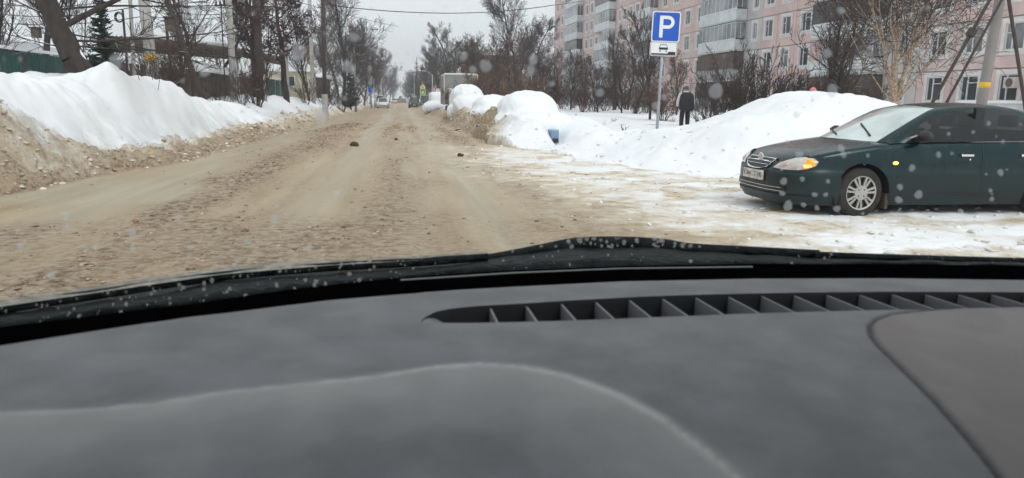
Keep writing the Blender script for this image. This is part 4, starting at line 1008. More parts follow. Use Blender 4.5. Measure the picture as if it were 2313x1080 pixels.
def glasshouse(b, m, parent, U, Lo, bow0, glass_m, ws_m, detail=True, i_ws=None, i_rw=None, wins=(), crown=.045):
    n = 6 if detail else 3
    U = catmull(U, n); Lo = catmull(Lo, n); N = len(U); sidepts = {}
    rows = 12; 
    body = MB(); gl = {}
    for side in (1, -1):
        P = [[None]*(rows+1) for _ in range(N)]
        for i in range(N):
            for j in range(rows+1):
                v = j/rows; p = Lo[i]*(1-v)+U[i]*v; bul = .035*math.sin(math.pi*v)*min(1, (U[i][2]-Lo[i][2])/.3)
                P[i][j] = (p[0], side*(p[1]+bul), p[2])
        for i in range(N-1):
            for j in range(rows):
                f = [P[i][j], P[i+1][j], P[i+1][j+1], P[i][j+1]]; cx = sum(p[0] for p in f)/4; v = (j+.5)/rows; hgt = U[i][2]-Lo[i][2]
                tgt = body
                for wi, (x0, x1) in enumerate(wins):
                    if x0 < cx < x1 and .04 < v and (1-v)*hgt > .05 : tgt = gl.setdefault((side, wi), MB())
                if hgt < .01: continue
                tgt.add(f, [(0, 1, 2, 3)])
    K = 16; T = np.linspace(-1, 1, K+1); P = []
    for i in range(N):
        r = []; fr = i/(N-1)
        zz = U[i][2]; lowf = 1-min(1, max(0, (zz-b.ztop(1.3))/(b.H-.06-b.ztop(1.3))))
        bow = (bow0*lowf+.04) if i < N/2 else -(bow0*.7*lowf+.03)
        for t in T: r.append((U[i][0]-bow*(1-abs(t)**2.2), U[i][1]*t, zz+crown*(1-t*t)*(1-.6*lowf)))
        P.append(r)
    ws = MB(); rw = MB()
    for i in range(N-1):
        for k in range(K):
            f = [P[i][k], P[i+1][k], P[i+1][k+1], P[i][k+1]]; tgt = body
            if i < i_ws*n and 1 <= k < K-1: tgt = ws
            if i >= i_rw*n and 1 <= k < K-1: tgt = rw
            tgt.add(f, [(0, 1, 2, 3)])
    def fin(q, name, mm):
        me = q.mesh(name); bm = bmesh.new(); bm.from_mesh(me); bmesh.ops.remove_doubles(bm, verts=bm.verts, dist=1e-4); bmesh.ops.recalc_face_normals(bm, faces=bm.faces); bm.to_mesh(me); bm.free()
        return link(name, me, mm, parent, smooth=True)
    fin(body, 'roof_and_pillars', m); fin(ws, 'windscreen', ws_m); fin(rw, 'rear_window', glass_m)
    for k, q in gl.items(): fin(q, 'side_window', glass_m)
    return P

def simple_car(name, x, y, rz, col, label, L=4.3, W=.86, H=1.45, kind='hatch', snow=False, lights=False, scale=1.0):
    root = empty(name, (x, y, hz(x, y)*.3), rz, label, 'car'); m = paint(name+'_paint', col); b = Body(L, W, H, .4, wb=(.85, L-.85))
    b.shell(m, root); b.cap(0, 1.32, .04, 'bonnet'); b.cap(L-.75 if kind == 'hatch' else 3.7, L, .02, 'boot_lid')
    R = L-.12 if kind == 'hatch' else 3.95; zr = .96
    U = [(1.2, .70, .93), (1.6, .66, 1.16), (1.98, .60, H-.08), (2.6, .58, H-.03), (R-.9, .58, H-.05), (R-.3, .62, H-.2), (R, .70, .99)]
    Lo = [(1.2, .80, .92), (1.6, .81, .93), (1.98, .815, .94), (2.6, .815, .95), (R-.9, .81, .96), (R-.3, .79, .965), (R, .74, .97)]
    glasshouse(b, m, root, U, Lo, .22, M_wglass, M_wglass, False, 2, 5, ((1.5, 2.5), (2.6, R-.45)))
    for sx in (-1, 1):
        for wx in b.wb: wheel(root, wx, sx*(W-.12), sx, False)
        b.patch('headlight', [(sx*.42, .60), (sx*.75, .60), (sx*.92, .70), (sx*.60, .69)], M_lens if not lights else emis('lit_headlight', (1, .96, .85), 2.0), root, .008)
    b.patch('grille', [(-.38, .30), (.38, .30), (.42, .60), (-.42, .60)], M_trim, root, .008)
    b.patch('number_plate', [(-.25, .42), (.25, .42), (.25, .52), (-.25, .52)], M_plate, root, .02)
    MB().box(.25, L-.3, -W+.13, W-.13, .16, .5).build('underbody', M_trim, root)
    if snow: 
        q = MB(); q.grid([[(1.9+(R-2.2)*i/8, -.6+1.2*j/8, H-.06+.12*math.sin(math.pi*(i+.3)/8.6)*math.sin(math.pi*(j+.4)/8.8)) for j in range(9)] for i in range(9)]); q.build('roof_snow', M_snow, root, smooth=True)
    return root

# ---------------- the green saloon pulling out of the side street
CX0, CY = 4.60, 9.25
M_grn = paint('dark_green_paint', (.004, .024, .027), (.030, .032, .030), .42)
gc = empty('saloon_car', (CX0, CY, .015), 0, 'dark green saloon car with amber indicator lit, emerging from the side street', 'car')
b = Body(4.5, .86, 1.41, wb=(1.0, 3.6), n_f=3.1); b.shell(M_grn, gc)
b.cap(0, 1.40, .055, 'bonnet'); b.cap(3.78, 4.5, .02, 'boot_lid')
U = [(1.34, .745, .925), (1.62, .70, 1.09), (1.93, .635, 1.26), (2.12, .60, 1.335), (2.5, .585, 1.375), (3.0, .585, 1.37), (3.35, .60, 1.31), (3.7, .66, 1.13), (3.95, .73, .985)]
Lo = [(1.34, .80, .915), (1.62, .815, .925), (1.93, .82, .935), (2.12, .82, .938), (2.5, .822, .945), (3.0, .822, .955), (3.35, .818, .962), (3.7, .81, .968), (3.95, .80, .972)]
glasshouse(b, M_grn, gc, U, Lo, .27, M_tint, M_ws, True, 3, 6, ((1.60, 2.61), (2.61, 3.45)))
MB().box(2.55, 2.67, -.71, -.66, .9, 1.36).box(2.55, 2.67, .66, .71, .9, 1.36).build('door_pillar', M_trim, gc)
MB().box(.4, 4.0, -.70, .70, .17, .45).build('underbody', M_trim, gc)
# inner wheel wells
for wx in b.wb:
    for sy in (-1, 1):
        P = [[(wx+.37*math.cos(t), yy, .31+.37*math.sin(t)) for yy in (sy*.845, sy*.58)] for t in np.linspace(-.45, math.pi+.45, 24)]
        MB().grid(P).build('wheel_arch_liner', M_trim, gc)
    for sy in (-1, 1): wheel(gc, wx, sy*.745, sy, True, steer=R_(4) if wx < 2 else 0)
# cabin
MB().box(1.45, 3.8, -.72, .72, .46, .50).box(1.30, 1.62, -.70, .70, .60, .90).box(3.5, 3.75, -.70, .70, .5, 1.0).box(1.45, 3.9, .60, .70, .5, .92).build('cabin_floor', M_cabin, gc)
for (sx_, sy) in ((2.35, -.36), (2.35, .36), (3.25, -.35), (3.25, .35)):
    q = MB(); q.box(sx_, sx_+.16, sy-.24, sy+.24, .5, 1.08).box(sx_+.03, sx_+.12, sy-.12, sy+.12, 1.12, 1.27).box(sx_-.45, sx_, sy-.24, sy+.24, .5, .62); q.build('seat', M_cabin, gc, bevel=.02)
MB().tube([(1.78+.05*math.cos(t), -.36+.18*math.cos(t), .93+.18*math.sin(t)) for t in np.linspace(0, 2*math.pi, 24)], .014, 8).build('steering_wheel', M_trim, gc, smooth=True)
for sy in (-1, 1):
    # headlight : outline, dark surround, lens, amber end
    hl = [(.40, .590), (.46, .640), (.56, .690), (.70, .728), (.86, .742), (.98, .728), (1.03, .690), (1.00, .640), (.90, .600), (.78, .582), (.60, .580)]
    hl = [(sy*a_, z_) for a_, z_ in hl]
    sur = b.patch('headlight', [(a_*1.0+(a_-sy*.72)*.07, z_+(z_-.66)*.22) for a_, z_ in hl], M_trim, gc, .006, 0)
    b.patch('lens', hl, M_lens, sur, .012, .016)
    b.patch('indicator', [(sy*.88, .600), (sy*.865, .66), (sy*.885, .722), (sy*.94, .722), (sy*1.0, .688), (sy*.97, .636), (sy*.90, .606)], M_amber, sur, .026, .012)
    b.patch('indicator_core', [(sy*.86, .615), (sy*.85, .648), (sy*.93, .655), (sy*.95, .632)], M_amberhot, sur, .044, .004)
    b.patch('inner_reflector', [(sy*.55, .61), (sy*.54, .66), (sy*.62, .68), (sy*.66, .63)], mat('pinkish_reflector', (.55, .36, .30), .3), sur, .029, .004)
    b.strip('body_seam', [(sy*a_, .572) for a_ in np.linspace(.45, 1.18, 24)], .010, M_trim, gc, .004)
    b.patch('side_indicator', [(b.q_of_x(1.41, sy)+sy*math.cos(t)*.035, .68+math.sin(t)*.021) for t in np.linspace(0, 6.28, 12)[:-1]], M_amberhot if sy < 0 else M_amber, gc, .012, .008)
    for xs, z0_, z1_ in ((1.40, .26, .90), (2.60, .26, .94), (3.45, .55, .95)):
        b.strip('door_gap', [(b.q_of_x(xs+(.05 if xs < 2 else 0)*math.sin(k), sy), z_) for k, z_ in enumerate(np.linspace(z0_, z1_, 14)) for k in (0,)], .008, M_trim, gc, .003)
    b.strip('sill_seam', [(b.q_of_x(x_, sy), .30) for x_ in np.linspace(1.32, 3.12, 40)], .012, M_trim, gc, .004)
    b.strip('door_moulding', [(b.q_of_x(x_, sy), .52) for x_ in np.linspace(1.45, 3.15, 40)], .022, M_grn, gc, .012)
    b.strip('belt_chrome', [(b.q_of_x(x_, sy), .93+.012*(x_-1.6)) for x_ in np.linspace(1.62, 3.45, 40)], .012, M_chrome if sy else 0, gc, .012)
    for xh in (2.38, 3.22):
        hq = MB(); p = b.pt(b.q_of_x(xh, sy), .775, 0)
        hq.box(p[0]-.10, p[0]+.07, min(p[1], p[1]+sy*.035), max(p[1], p[1]+sy*.035), .760, .792); hq.build('door_handle', M_chrome, gc, bevel=.008)
        b.patch('lock', [(b.q_of_x(xh+.04, sy)+.012*math.cos(t), .725+.012*math.sin(t)) for t in np.linspace(0, 6.28, 9)[:-1]], M_chrome, gc, .006)
    # mirror
    q = MB(); bm = bmesh.new(); bmesh.ops.create_icosphere(bm, subdivisions=3, radius=1)
    for v in bm.verts: v.co = Vector((v.co.x*.075+1.70, v.co.y*.115+sy*.955, (v.co.z*.078 if v.co.z > -.6 else -.047)+1.005))
    me = bpy.data.meshes.new('door_mirror'); bm.to_mesh(me); bm.free(); mo = link('door_mirror', me, M_trim, gc, smooth=True)
    MB().box(1.66, 1.74, min(sy*.81, sy*.88), max(sy*.81, sy*.88), .94, 1.0).build('mirror_foot', M_trim, mo)
    MB().box(1.0+.33, 1.0+.37, min(sy*.60, sy*.84), max(sy*.60, sy*.84), .11, .30).build('mud_flap', mat('muddy_flap', (.085, .058, .045), .9, .4, 10, .5, 40), gc)
    q = MB().tube([(b.pt(sy*.62, .34, .012)), (b.pt(sy*.62, .34, .002))], .042, 16); q.build('fog_lamp', M_tint, gc)
# grille
gp = [(-.36, .700), (.36, .700), (.335, .64), (.27, .585), (.15, .560), (0, .553), (-.15, .560), (-.27, .585), (-.335, .64)]
go = b.patch('grille', gp, M_chrome, gc, .022, 0)
gi = [(a_*.94, .642+(z_-.642)*.86) for a_, z_ in gp]
b.patch('grille_opening', gi, M_trim, go, .026, 0)
for z_, wd in ((.655, .325), (.618, .29)): b.strip('grille_bar', [(a_, z_) for a_ in np.linspace(-wd, wd, 14)], .0055, M_chrome, go, .030)
P0 = b.pt(0.001, .685, .045)
q = MB()
q.tube([(P0[0], .058*math.cos(t), P0[2]+.058*math.sin(t)) for t in np.linspace(0, 2*math.pi, 26)], .008, 8); q.box(P0[0]-.006, P0[0]+.006, -.075, .075, P0[2]-.011, P0[2]+.011)
q.box(P0[0], P0[0]+.03, -.05, .05, P0[2]-.05, P0[2]+.05); q.build('badge', M_chrome, go)
# plate
plt = MB().box(-.012, .012, -.265, .265, -.06, .06).build('number_plate', M_plate, gc, tuple(b.pt(.001, .475, .018)))
MB().box(.0125, .02, -.275, .275, -.07, .07).build('plate_holder', M_trim, plt)
link('plate_characters', text_mesh('У 364 СТ 190', .088, 'plate_characters'), M_trim, plt, (-.0135, 0, 0), (R_(90), 0, R_(-90)))
# lower intake, lip, fog recess
b.patch('lower_intake', [(a_, .275) for a_ in np.linspace(-.62, .62, 9)]+[(a_, .392) for a_ in np.linspace(.58, -.58, 9)], M_trim, gc, .006, 0)
for z_ in (.31, .352): b.strip('intake_bar', [(a_, z_) for a_ in np.linspace(-.60, .60, 20)], .005, M_chrome, gc, .013)
b.patch('tow_cover', [(-.33, .52), (-.28, .52), (-.28, .56), (-.33, .56)], M_trim, gc, .004)
b.strip('bumper_lip', [(a_, .245) for a_ in np.linspace(-1.05, 1.05, 50)], .045, M_grn, gc, .016)
# wipers on the green car
def wiper_line(y0, y1, x0, x1, z0, z1): return [(x0+(x1-x0)*t, y0+(y1-y0)*t, z0+(z1-z0)*t) for t in np.linspace(0, 1, 6)]
MB().tube(wiper_line(-.50, -.06, 1.27, 1.42, 1.0, 1.135), .013, 6).build('wiper', M_trim, gc)
MB().tube(wiper_line(.02, .42, 1.13, 1.28, .995, 1.055), .011, 6).build('wiper', M_trim, gc)

# ---------------- people
def skin_body(name, V, E, Rr, m, parent=None, sub=2, root=0):
    me = bpy.data.meshes.new(name); me.from_pydata(V, E, []); o = bpy.data.objects.new(name, me); COL.objects.link(o)
    mo = o.modifiers.new('s', 'SKIN'); mo.use_smooth_shade = True; su = o.modifiers.new('u', 'SUBSURF'); su.levels = sub; su.render_levels = sub
    for i, sv in enumerate(me.skin_vertices[0].data): sv.radius = Rr[i] if isinstance(Rr[i], tuple) else (Rr[i], Rr[i]); sv.use_root = (i == root)
    dg = bpy.context.evaluated_depsgraph_get(); me2 = bpy.data.meshes.new_from_object(o.evaluated_get(dg)); bpy.data.objects.remove(o); me2.name = name; me2.materials.clear()
    return link(name, me2, m, parent, smooth=True)
def hand(parent, p, dirv, m):
    """relaxed hand: palm, four unequal bent fingers and a thumb"""
    p = Vector(p); d = Vector(dirv).normalized(); sd_ = Vector((0, 1, 0)); V = [p, p+d*.05, p+d*.085]; E = [(0, 1), (1, 2)]; Rr = [(.022, .03), (.018, .038), (.016, .036)]
    for k, l in enumerate((.062, .072, .066, .05)):
        o = sd_*(-.027+.018*k); i = len(V); V += [p+d*.09+o, p+d*(.09+l*.5)+o*1.05+Vector((.008, 0, 0)), p+d*(.09+l)+o*1.05+Vector((.028, 0, 0))]; E += [(2, i), (i, i+1), (i+1, i+2)]; Rr += [.009, .0085, .007]
    i = len(V); V += [p+d*.03-sd_*.035, p+d*.065-sd_*.055]; E += [(0, i), (i, i+1)]; Rr += [.011, .009]
    return skin_body('hand', [tuple(v) for v in V], E, Rr, m, parent, 1)
M_skin = mat('skin', (.48, .27, .19), .6)
M_coat = mat('pale_jacket', (.62, .60, .62), .85, .08, 6, .4, 30)
M_trs = mat('dark_trousers', (.018, .018, .022), .85, .2, 6, .3, 30)
M_hat = mat('grey_knit_hat', (.10, .105, .115), .95, .2, 20, .6, 80)
M_pinkh = mat('pink_hood', (.62, .22, .24), .9, .1, 6, .4, 40)
def person(name, x, y, rz, label, h=1.62, coat=M_coat, hat=M_hat, hood=None, stride=.12):
    k = h/1.70; o = empty(name, (x, y, hz(x, y)-.02), rz, label, 'person')
    S = lambda p: (p[0]*k, p[1]*k, p[2]*k)
    # body faces +y ; x to its right
    V = [(0, 0, .93), (0, .01, 1.10), (0, .01, 1.28), (0, .0, 1.42), (0, .01, 1.49), (0, .03, 1.55),
         (.09, 0, .88), (.12, stride*.6, .50), (.13, stride*.9, .10), (.13, stride*.9+.13, .05),
         (-.09, 0, .88), (-.13, -stride*.2, .50), (-.15, -stride*1.1, .11), (-.15, -stride*1.1+.13, .05),
         (.19, 0, 1.38), (.27, -.03, 1.12), (.27, .08, .90),
         (-.19, 0, 1.38), (-.27, -.02, 1.12), (-.27, .09, .90)]
    E = [(0, 1), (1, 2), (2, 3), (3, 4), (4, 5), (0, 6), (6, 7), (7, 8), (8, 9), (0, 10), (10, 11), (11, 12), (12, 13), (3, 14), (14, 15), (15, 16), (3, 17), (17, 18), (18, 19)]
    Rr = [(.16, .13), (.165, .13), (.18, .14), (.12, .10), (.055, .055), (.06, .06), .125, .10, .085, .06, .125, .10, .085, .06, .075, .062, .05, .075, .062, .05]
    Rr = [tuple(q*k for q in (r if isinstance(r, tuple) else (r, r))) for r in Rr]
    skin_body('body', [S(v) for v in V], E, Rr, M_trs, o)
    # jacket
    V2 = [(0, 0, .90), (0, .0, 1.08), (0, .0, 1.28), (0, -.01, 1.41), (0, 0, 1.48), (.19, 0, 1.38), (.275, -.03, 1.12), (.275, .07, .93), (-.19, 0, 1.38), (-.275, -.02, 1.12), (-.275, .08, .93)]
    E2 = [(0, 1), (1, 2), (2, 3), (3, 4), (3, 5), (5, 6), (6, 7), (3, 8), (8, 9), (9, 10)]
    R2 = [(.235, .19), (.235, .19), (.24, .19), (.17, .15), (.09, .09), .12, .10, .08, .12, .10, .08]
    R2 = [tuple(q*k for q in (r if isinstance(r, tuple) else (r, r))) for r in R2]
    skin_body('jacket', [S(v) for v in V2], E2, R2, coat, o, root=0)
    bm = bmesh.new(); bmesh.ops.create_icosphere(bm, subdivisions=3, radius=1)
    for v in bm.verts:
        c = v.co.copy(); fx = 1-.18*max(0, -c.z); v.co = Vector((c.x*.078*fx*k, (c.y*.095*fx+.035+(.018 if (c.y > .9 and abs(c.x) < .3) else 0))*k, (c.z*.118+1.60)*k))
    me = bpy.data.meshes.new('head'); bm.to_mesh(me); bm.free(); hd = link('head', me, M_skin, o, smooth=True)
    for sx in (-1, 1):
        bm = bmesh.new(); bmesh.ops.create_icosphere(bm, subdivisions=2, radius=1)
        for v in bm.verts: v.co = Vector(((v.co.x*.012+sx*.034)*k, (v.co.y*.01+.118)*k, (v.co.z*.008+1.615)*k))
        me = bpy.data.meshes.new('eye'); bm.to_mesh(me); bm.free(); link('eye', me, M_trim, hd)
        MB().box(min(sx*.076, sx*.092)*k, max(sx*.076, sx*.092)*k, .01*k, .045*k, 1.575*k, 1.63*k).build('ear', M_skin, hd, bevel=.006)
        hand(o, S((sx*.272, .09, .90)), (0, .15, -1), M_skin if hood else M_trs)
    MB().box(-.012*k, .012*k, .12*k, .15*k, 1.575*k, 1.61*k).build('nose', M_skin, hd, bevel=.006); MB().box(-.025*k, .025*k, .115*k, .125*k, 1.54*k, 1.55*k).build('mouth', M_pinkh, hd)
    bm = bmesh.new(); bmesh.ops.create_icosphere(bm, subdivisions=3, radius=1)
    for v in bm.verts:
        c = v.co.copy(); lim = -.15 if not hood else -1.1
        if c.z < lim: c.z = lim
        rr = 1.0+.05*math.sin(v.co.x*9+v.co.y*7)
        v.co = Vector((c.x*(.098 if not hood else .12)*rr*k, (c.y*.112*rr+.01)*k, (c.z*(.125 if not hood else .16)+1.625)*k))
    me = bpy.data.meshes.new('hat'); bm.to_mesh(me); bm.free(); link('hat' if not hood else 'hood', me, hat, o, smooth=True)
    q = MB(); q.tube([S((.10*math.cos(t), -.01+.10*math.sin(t), 1.485-.015*math.sin(t))) for t in np.linspace(0, 2*math.pi, 22)], .045*k, 8, False); q.build('collar', M_coat if not hood else hood, o, smooth=True)
    return o, k
px_, py_ = px_x(1549, 29), 29.0
po, k = person('person', px_, py_, R_(-14), 'person in pale jacket and grey hat walking away over the snow beside the sign', 1.72, stride=.17)
bk = empty('backpack', tuple(po.location), R_(-14), 'large black backpack on the back of the walking person', 'backpack')
bm = bmesh.new(); bmesh.ops.create_cube(bm, size=1); bmesh.ops.subdivide_edges(bm, edges=bm.edges, cuts=5, use_grid_fill=True)
for v in bm.verts:
    c = v.co*2; n_ = (abs(c.x)**4+abs(c.y)**4+abs(c.z)**4)**.25; c = c/n_; v.co = Vector((c.x*.285*(1-.12*c.z)*k, (c.y*.17-.32)*k, (c.z*.37+1.12)*k))
me = bpy.data.meshes.new('bag'); bm.to_mesh(me); bm.free(); link('bag', me, mat('black_nylon', (.007, .008, .011), .6, .3, 8, .5, 20), bk, smooth=True)
bm = bmesh.new(); bmesh.ops.create_cube(bm, size=1); bmesh.ops.subdivide_edges(bm, edges=bm.edges, cuts=4, use_grid_fill=True)
for v in bm.verts:
    c = v.co*2; n_ = (abs(c.x)**4+abs(c.y)**4+abs(c.z)**4)**.25; c = c/n_; v.co = Vector((c.x*.19*k, (c.y*.06-.49)*k, (c.z*.14+.98)*k))
me = bpy.data.meshes.new('pocket'); bm.to_mesh(me); bm.free(); link('pocket', me, M_trs, bk, smooth=True)
for sx in (-1, 1): MB().tube([tuple(np.array(p)*k) for p in ((sx*.14, -.16, 1.42), (sx*.14, -.05, 1.53), (sx*.14, .13, 1.42), (sx*.15, .17, 1.25), (sx*.16, .05, 1.05), (sx*.16, -.15, .95))], .02, 6).build('strap', M_trs, bk, smooth=True)
p = at(1837, 205, 21); person('person', p[0], 21, R_(100), 'person in a pink hood seen only as a hood tip above the heaped snow', (p[2]-hz(p[0], 21))+.05, coat=M_pinkh, hat=M_pinkh, hood=M_pinkh)
# driver of the green car
M_dj = mat('driver_jacket', (.05, .045, .05), .9)
dv = empty('driver', (CX0+2.28, CY-.36, .50), 0, 'dim driver in a dark jacket at the wheel of the green car', 'person')
V = [(0, 0, .12), (.02, 0, .35), (.03, 0, .52), (.0, 0, .60), (-.02, 0, .66), (-.30, -.10, .13), (-.52, -.10, -.02), (-.30, .10, .13), (-.52, .10, -.02), (.02, -.19, .50), (-.16, -.21, .34), (-.40, -.12, .44), (.02, .19, .50), (-.16, .21, .34), (-.40, .12, .44)]
skin_body('body', V, [(0, 1), (1, 2), (2, 3), (3, 4), (0, 5), (5, 6), (0, 7), (7, 8), (2, 9), (9, 10), (10, 11), (2, 12), (12, 13), (13, 14)], [.15, .15, .14, .06, .05, .09, .06, .09, .06, .08, .06, .045, .08, .06, .045], M_dj, dv)
bm = bmesh.new(); bmesh.ops.create_icosphere(bm, subdivisions=3, radius=1)
for v in bm.verts: v.co = Vector((v.co.x*.10-.03, v.co.y*.08, v.co.z*.12+.76))
me = bpy.data.meshes.new('head'); bm.to_mesh(me); bm.free(); hd = link('head', me, M_skin, dv, smooth=True)
MB().box(-.155, -.125, -.013, .013, .74, .775).build('nose', M_skin, hd, bevel=.006)
bm = bmesh.new(); bmesh.ops.create_icosphere(bm, subdivisions=3, radius=1)
for v in bm.verts: v.co = Vector((v.co.x*.105-.015, v.co.y*.09, max(v.co.z, -.05)*.11+.80))
me = bpy.data.meshes.new('hair'); bm.to_mesh(me); bm.free(); link('hair', me, M_trim, dv, smooth=True)
for sy in (-1, 1): hand(dv, (-.42, sy*.12, .45), (-1, 0, .3), M_skin)

# ---------------- snow covered vehicles
def blob(name, ell, vox, m, parent, noise=.05, nsc=2.2, smooth=6, flat=None):
    bm = bmesh.new()
    for (c, r, p_) in ell:
        g0 = bmesh.ops.create_icosphere(bm, subdivisions=4, radius=1)['verts']
        for v in g0:
            q = v.co; n_ = (abs(q.x)**p_+abs(q.y)**p_+abs(q.z)**p_)**(1/p_); q = q/n_; v.co = Vector((c[0]+q.x*r[0], c[1]+q.y*r[1], c[2]+q.z*r[2]))
    me = bpy.data.meshes.new(name); bm.to_mesh(me); bm.free(); o = bpy.data.objects.new(name, me); COL.objects.link(o)
    mo = o.modifiers.new('r', 'REMESH'); mo.mode = 'VOXEL'; mo.voxel_size = vox
    sm = o.modifiers.new('s', 'SMOOTH'); sm.iterations = smooth; sm.factor = .8
    dg = bpy.context.evaluated_depsgraph_get(); me2 = bpy.data.meshes.new_from_object(o.evaluated_get(dg)); bpy.data.objects.remove(o); me2.name = name
    n = len(me2.vertices); co = np.empty(n*3); me2.vertices.foreach_get('co', co); co = co.reshape(-1, 3); no = np.empty(n*3); me2.vertices.foreach_get('normal', no); no = no.reshape(-1, 3)
    d = (fbm(co[:, 0]*nsc+co[:, 2]*nsc*.7+50, co[:, 1]*nsc-co[:, 2]*nsc*.6+50, 4, 7)-.5)*2*noise
    co = co+no*d[:, None]; me2.vertices.foreach_set('co', co.ravel()); me2.update()
    return link(name, me2, m, parent, smooth=True)
M_lblue = mat('pale_blue_paint', (.17, .27, .42), .4, .1, 4, coat=.4)
def snow_car(x, y, label, w_=1.8, h=1.5, L=4.2, z=.0, extra=(), cover=.28, rz=0.0):
    r = empty('snow_covered_car', (x, y, z), rz, label, 'car'); W = w_/2; c = cover
    MB().box(-W+.15, W-.15, -L*.5+.2, L*.5-.2, .2, .70).box(-W*.6, W*.6, -L*.15, L*.32, .701, h-.2).build('body', M_lblue, r, bevel=.05)
    blob('snow_cover', [((0, L*.06, h*.62), (W*.93+c*.35, L*.37, h*.42+c*.5), 2.5), ((0, 0, .55), (W+c*.7, L*.5+c, .50+c*.3), 2.7)]+list(extra), .065, M_snow, r, .17, 1.1, 10)
    return r
ca = snow_car(4.42, 26.2, 'nearest snow buried car on the right with a patch of pale blue paint showing', 2.05, 1.52, 4.2, .0, extra=[((.1, -2.1, .45), (1.0, .7, .62), 2.4)])
pb = at(1253, 300, 23.0); q = MB(); q.box(-.13, .12, -.1, .9, -.42, .12); q.build('bare_wing', M_lblue, ca, (pb[0]-4.42, pb[1]-26.2, pb[2]-.02), bevel=.03)
pb = at(1255, 316, 22.8); MB().box(-.08, .08, -.1, .1, -.06, .06).build('dark_trim', M_trim, ca, (pb[0]-4.42, pb[1]-26.2, pb[2]-.02), bevel=.02)
pb = at(1268, 266, 25.5); MB().box(-.05, .10, -.06, .06, -.07, .07).build('door_mirror', M_trim, ca, (pb[0]-4.42, pb[1]-26.2, pb[2]-.02), bevel=.02)
cb = snow_car(px_x(1063, 42), 44, 'tall snow buried van shape ahead of the nearest buried car', 1.95, 1.92, 4.4, .15, extra=[((0, -1.7, .9), (.98, .9, .70), 2.5)])
pb = at(1071, 251, 41); MB().box(-.14, .14, -.06, .06, -.09, .09).build('door_mirror', M_trim, cb, (pb[0]-cb.location.x, pb[1]-44, pb[2]-.15), bevel=.04)
MB().tube([tuple(at(x_, y_, 41)-np.array([cb.location.x, 44, .15])) for x_, y_ in ((1078, 247), (1084, 240), (1090, 238), (1094, 241))], .03, 6).build('wiper', M_trim, cb)
cc = snow_car(px_x(1122, 36), 37.5, 'low snow buried car wedged between the two bigger snow shapes', 1.9, 1.40, 4.2, .05)
pb = at(1116, 258, 34); MB().box(-.11, .11, -.05, .05, -.05, .05).build('dark_trim', M_trim, cc, (pb[0]-cc.location.x, pb[1]-37.5, pb[2]-.05), bevel=.02)
cd = empty('snow_covered_van', (px_x(988, 84), 84, .1), 0, 'boxy van under an even coat of snow beneath the round sign', 'van')
MB().box(-.75, .75, -1.9, 2.2, .3, 1.9).build('body', M_lblue, cd, bevel=.1); blob('snow_cover', [((0, .1, 1.1), (.92, 2.3, 1.0), 6)], .08, M_snow, cd, .04, 1.2, 4)
snow_car(px_x(976, 76), 72, 'small snow buried car at the kerb before the boxy snowed van', 1.7, 1.1, 3.8, .0)
# drifts round the buried cars (mounds belong to the field)
# lorry
lx = px_x(1040, 62); lo = empty('box_lorry', (lx, 62, .1), 0, 'grey box lorry with a white cab parked facing the camera behind the snowy cars', 'lorry')
M_box = mat('grey_box_body', (.24, .25, .24), .7, .12, .7)
MB().box(-1.32, 1.40, 0, 6, .9, 3.28).build('box_body', M_box, lo, bevel=.02)
q = MB(); q.box(-1.37, -1.27, -.05, .0, .85, 3.33).box(1.35, 1.45, -.05, 0, .85, 3.33).box(-1.27, 1.35, -.05, 0, 3.24, 3.33); q.build('box_edging', mat('pale_edging', (.5, .5, .47), .6), lo)
MB().box(-1.3, 1.38, .1, 5.9, 3.281, 3.40).build('roof_snow', M_snow, lo, bevel=.04)
cabp = MB(); cabp.add([(-1.05, -1.75, .5), (.65, -1.75, .5), (.65, -1.75, 1.30), (-1.05, -1.75, 1.30), (-.98, -1.2, 2.12), (.58, -1.2, 2.12), (-1.05, -.05, .5), (.65, -.05, .5), (.65, -.05, 2.2), (-1.05, -.05, 2.2)],
                      [(0, 1, 2, 3), (3, 2, 5, 4), (4, 5, 8, 9), (1, 7, 8, 5, 2), (0, 3, 4, 9, 6), (6, 9, 8, 7), (0, 6, 7, 1)])
cabo = cabp.build('cab', mat('white_cab', (.62, .62, .61), .5, .1, 3), lo)
q = MB(); q.add([(-.95, -1.72, 1.34), (.55, -1.72, 1.34), (.50, -1.26, 2.04), (-.90, -1.26, 2.04)], [(0, 1, 2, 3)]); w_o = q.build('windscreen', M_wglass, cabo, (0, -.02, .0), recalc=False)
MB().box(-1.058, -1.052, -1.3, -.4, 1.3, 1.95).build('side_window', M_wglass, cabo); MB().box(-1.32, -1.12, -1.6, -1.5, 1.3, 1.75).build('mirror', M_trim, cabo); MB().box(-.6, .3, -1.77, -1.755, .7, 1.0).build('grille', M_trim, cabo)
for sx in (-1, .75):
    for yy in (-1.1, 4.2): wheel(lo, 0, 0, -1, False, r=.42).matrix_local = Matrix.Translation((sx*.9, yy, .32)) @ Matrix.Rotation(R_(90), 4, 'Z')
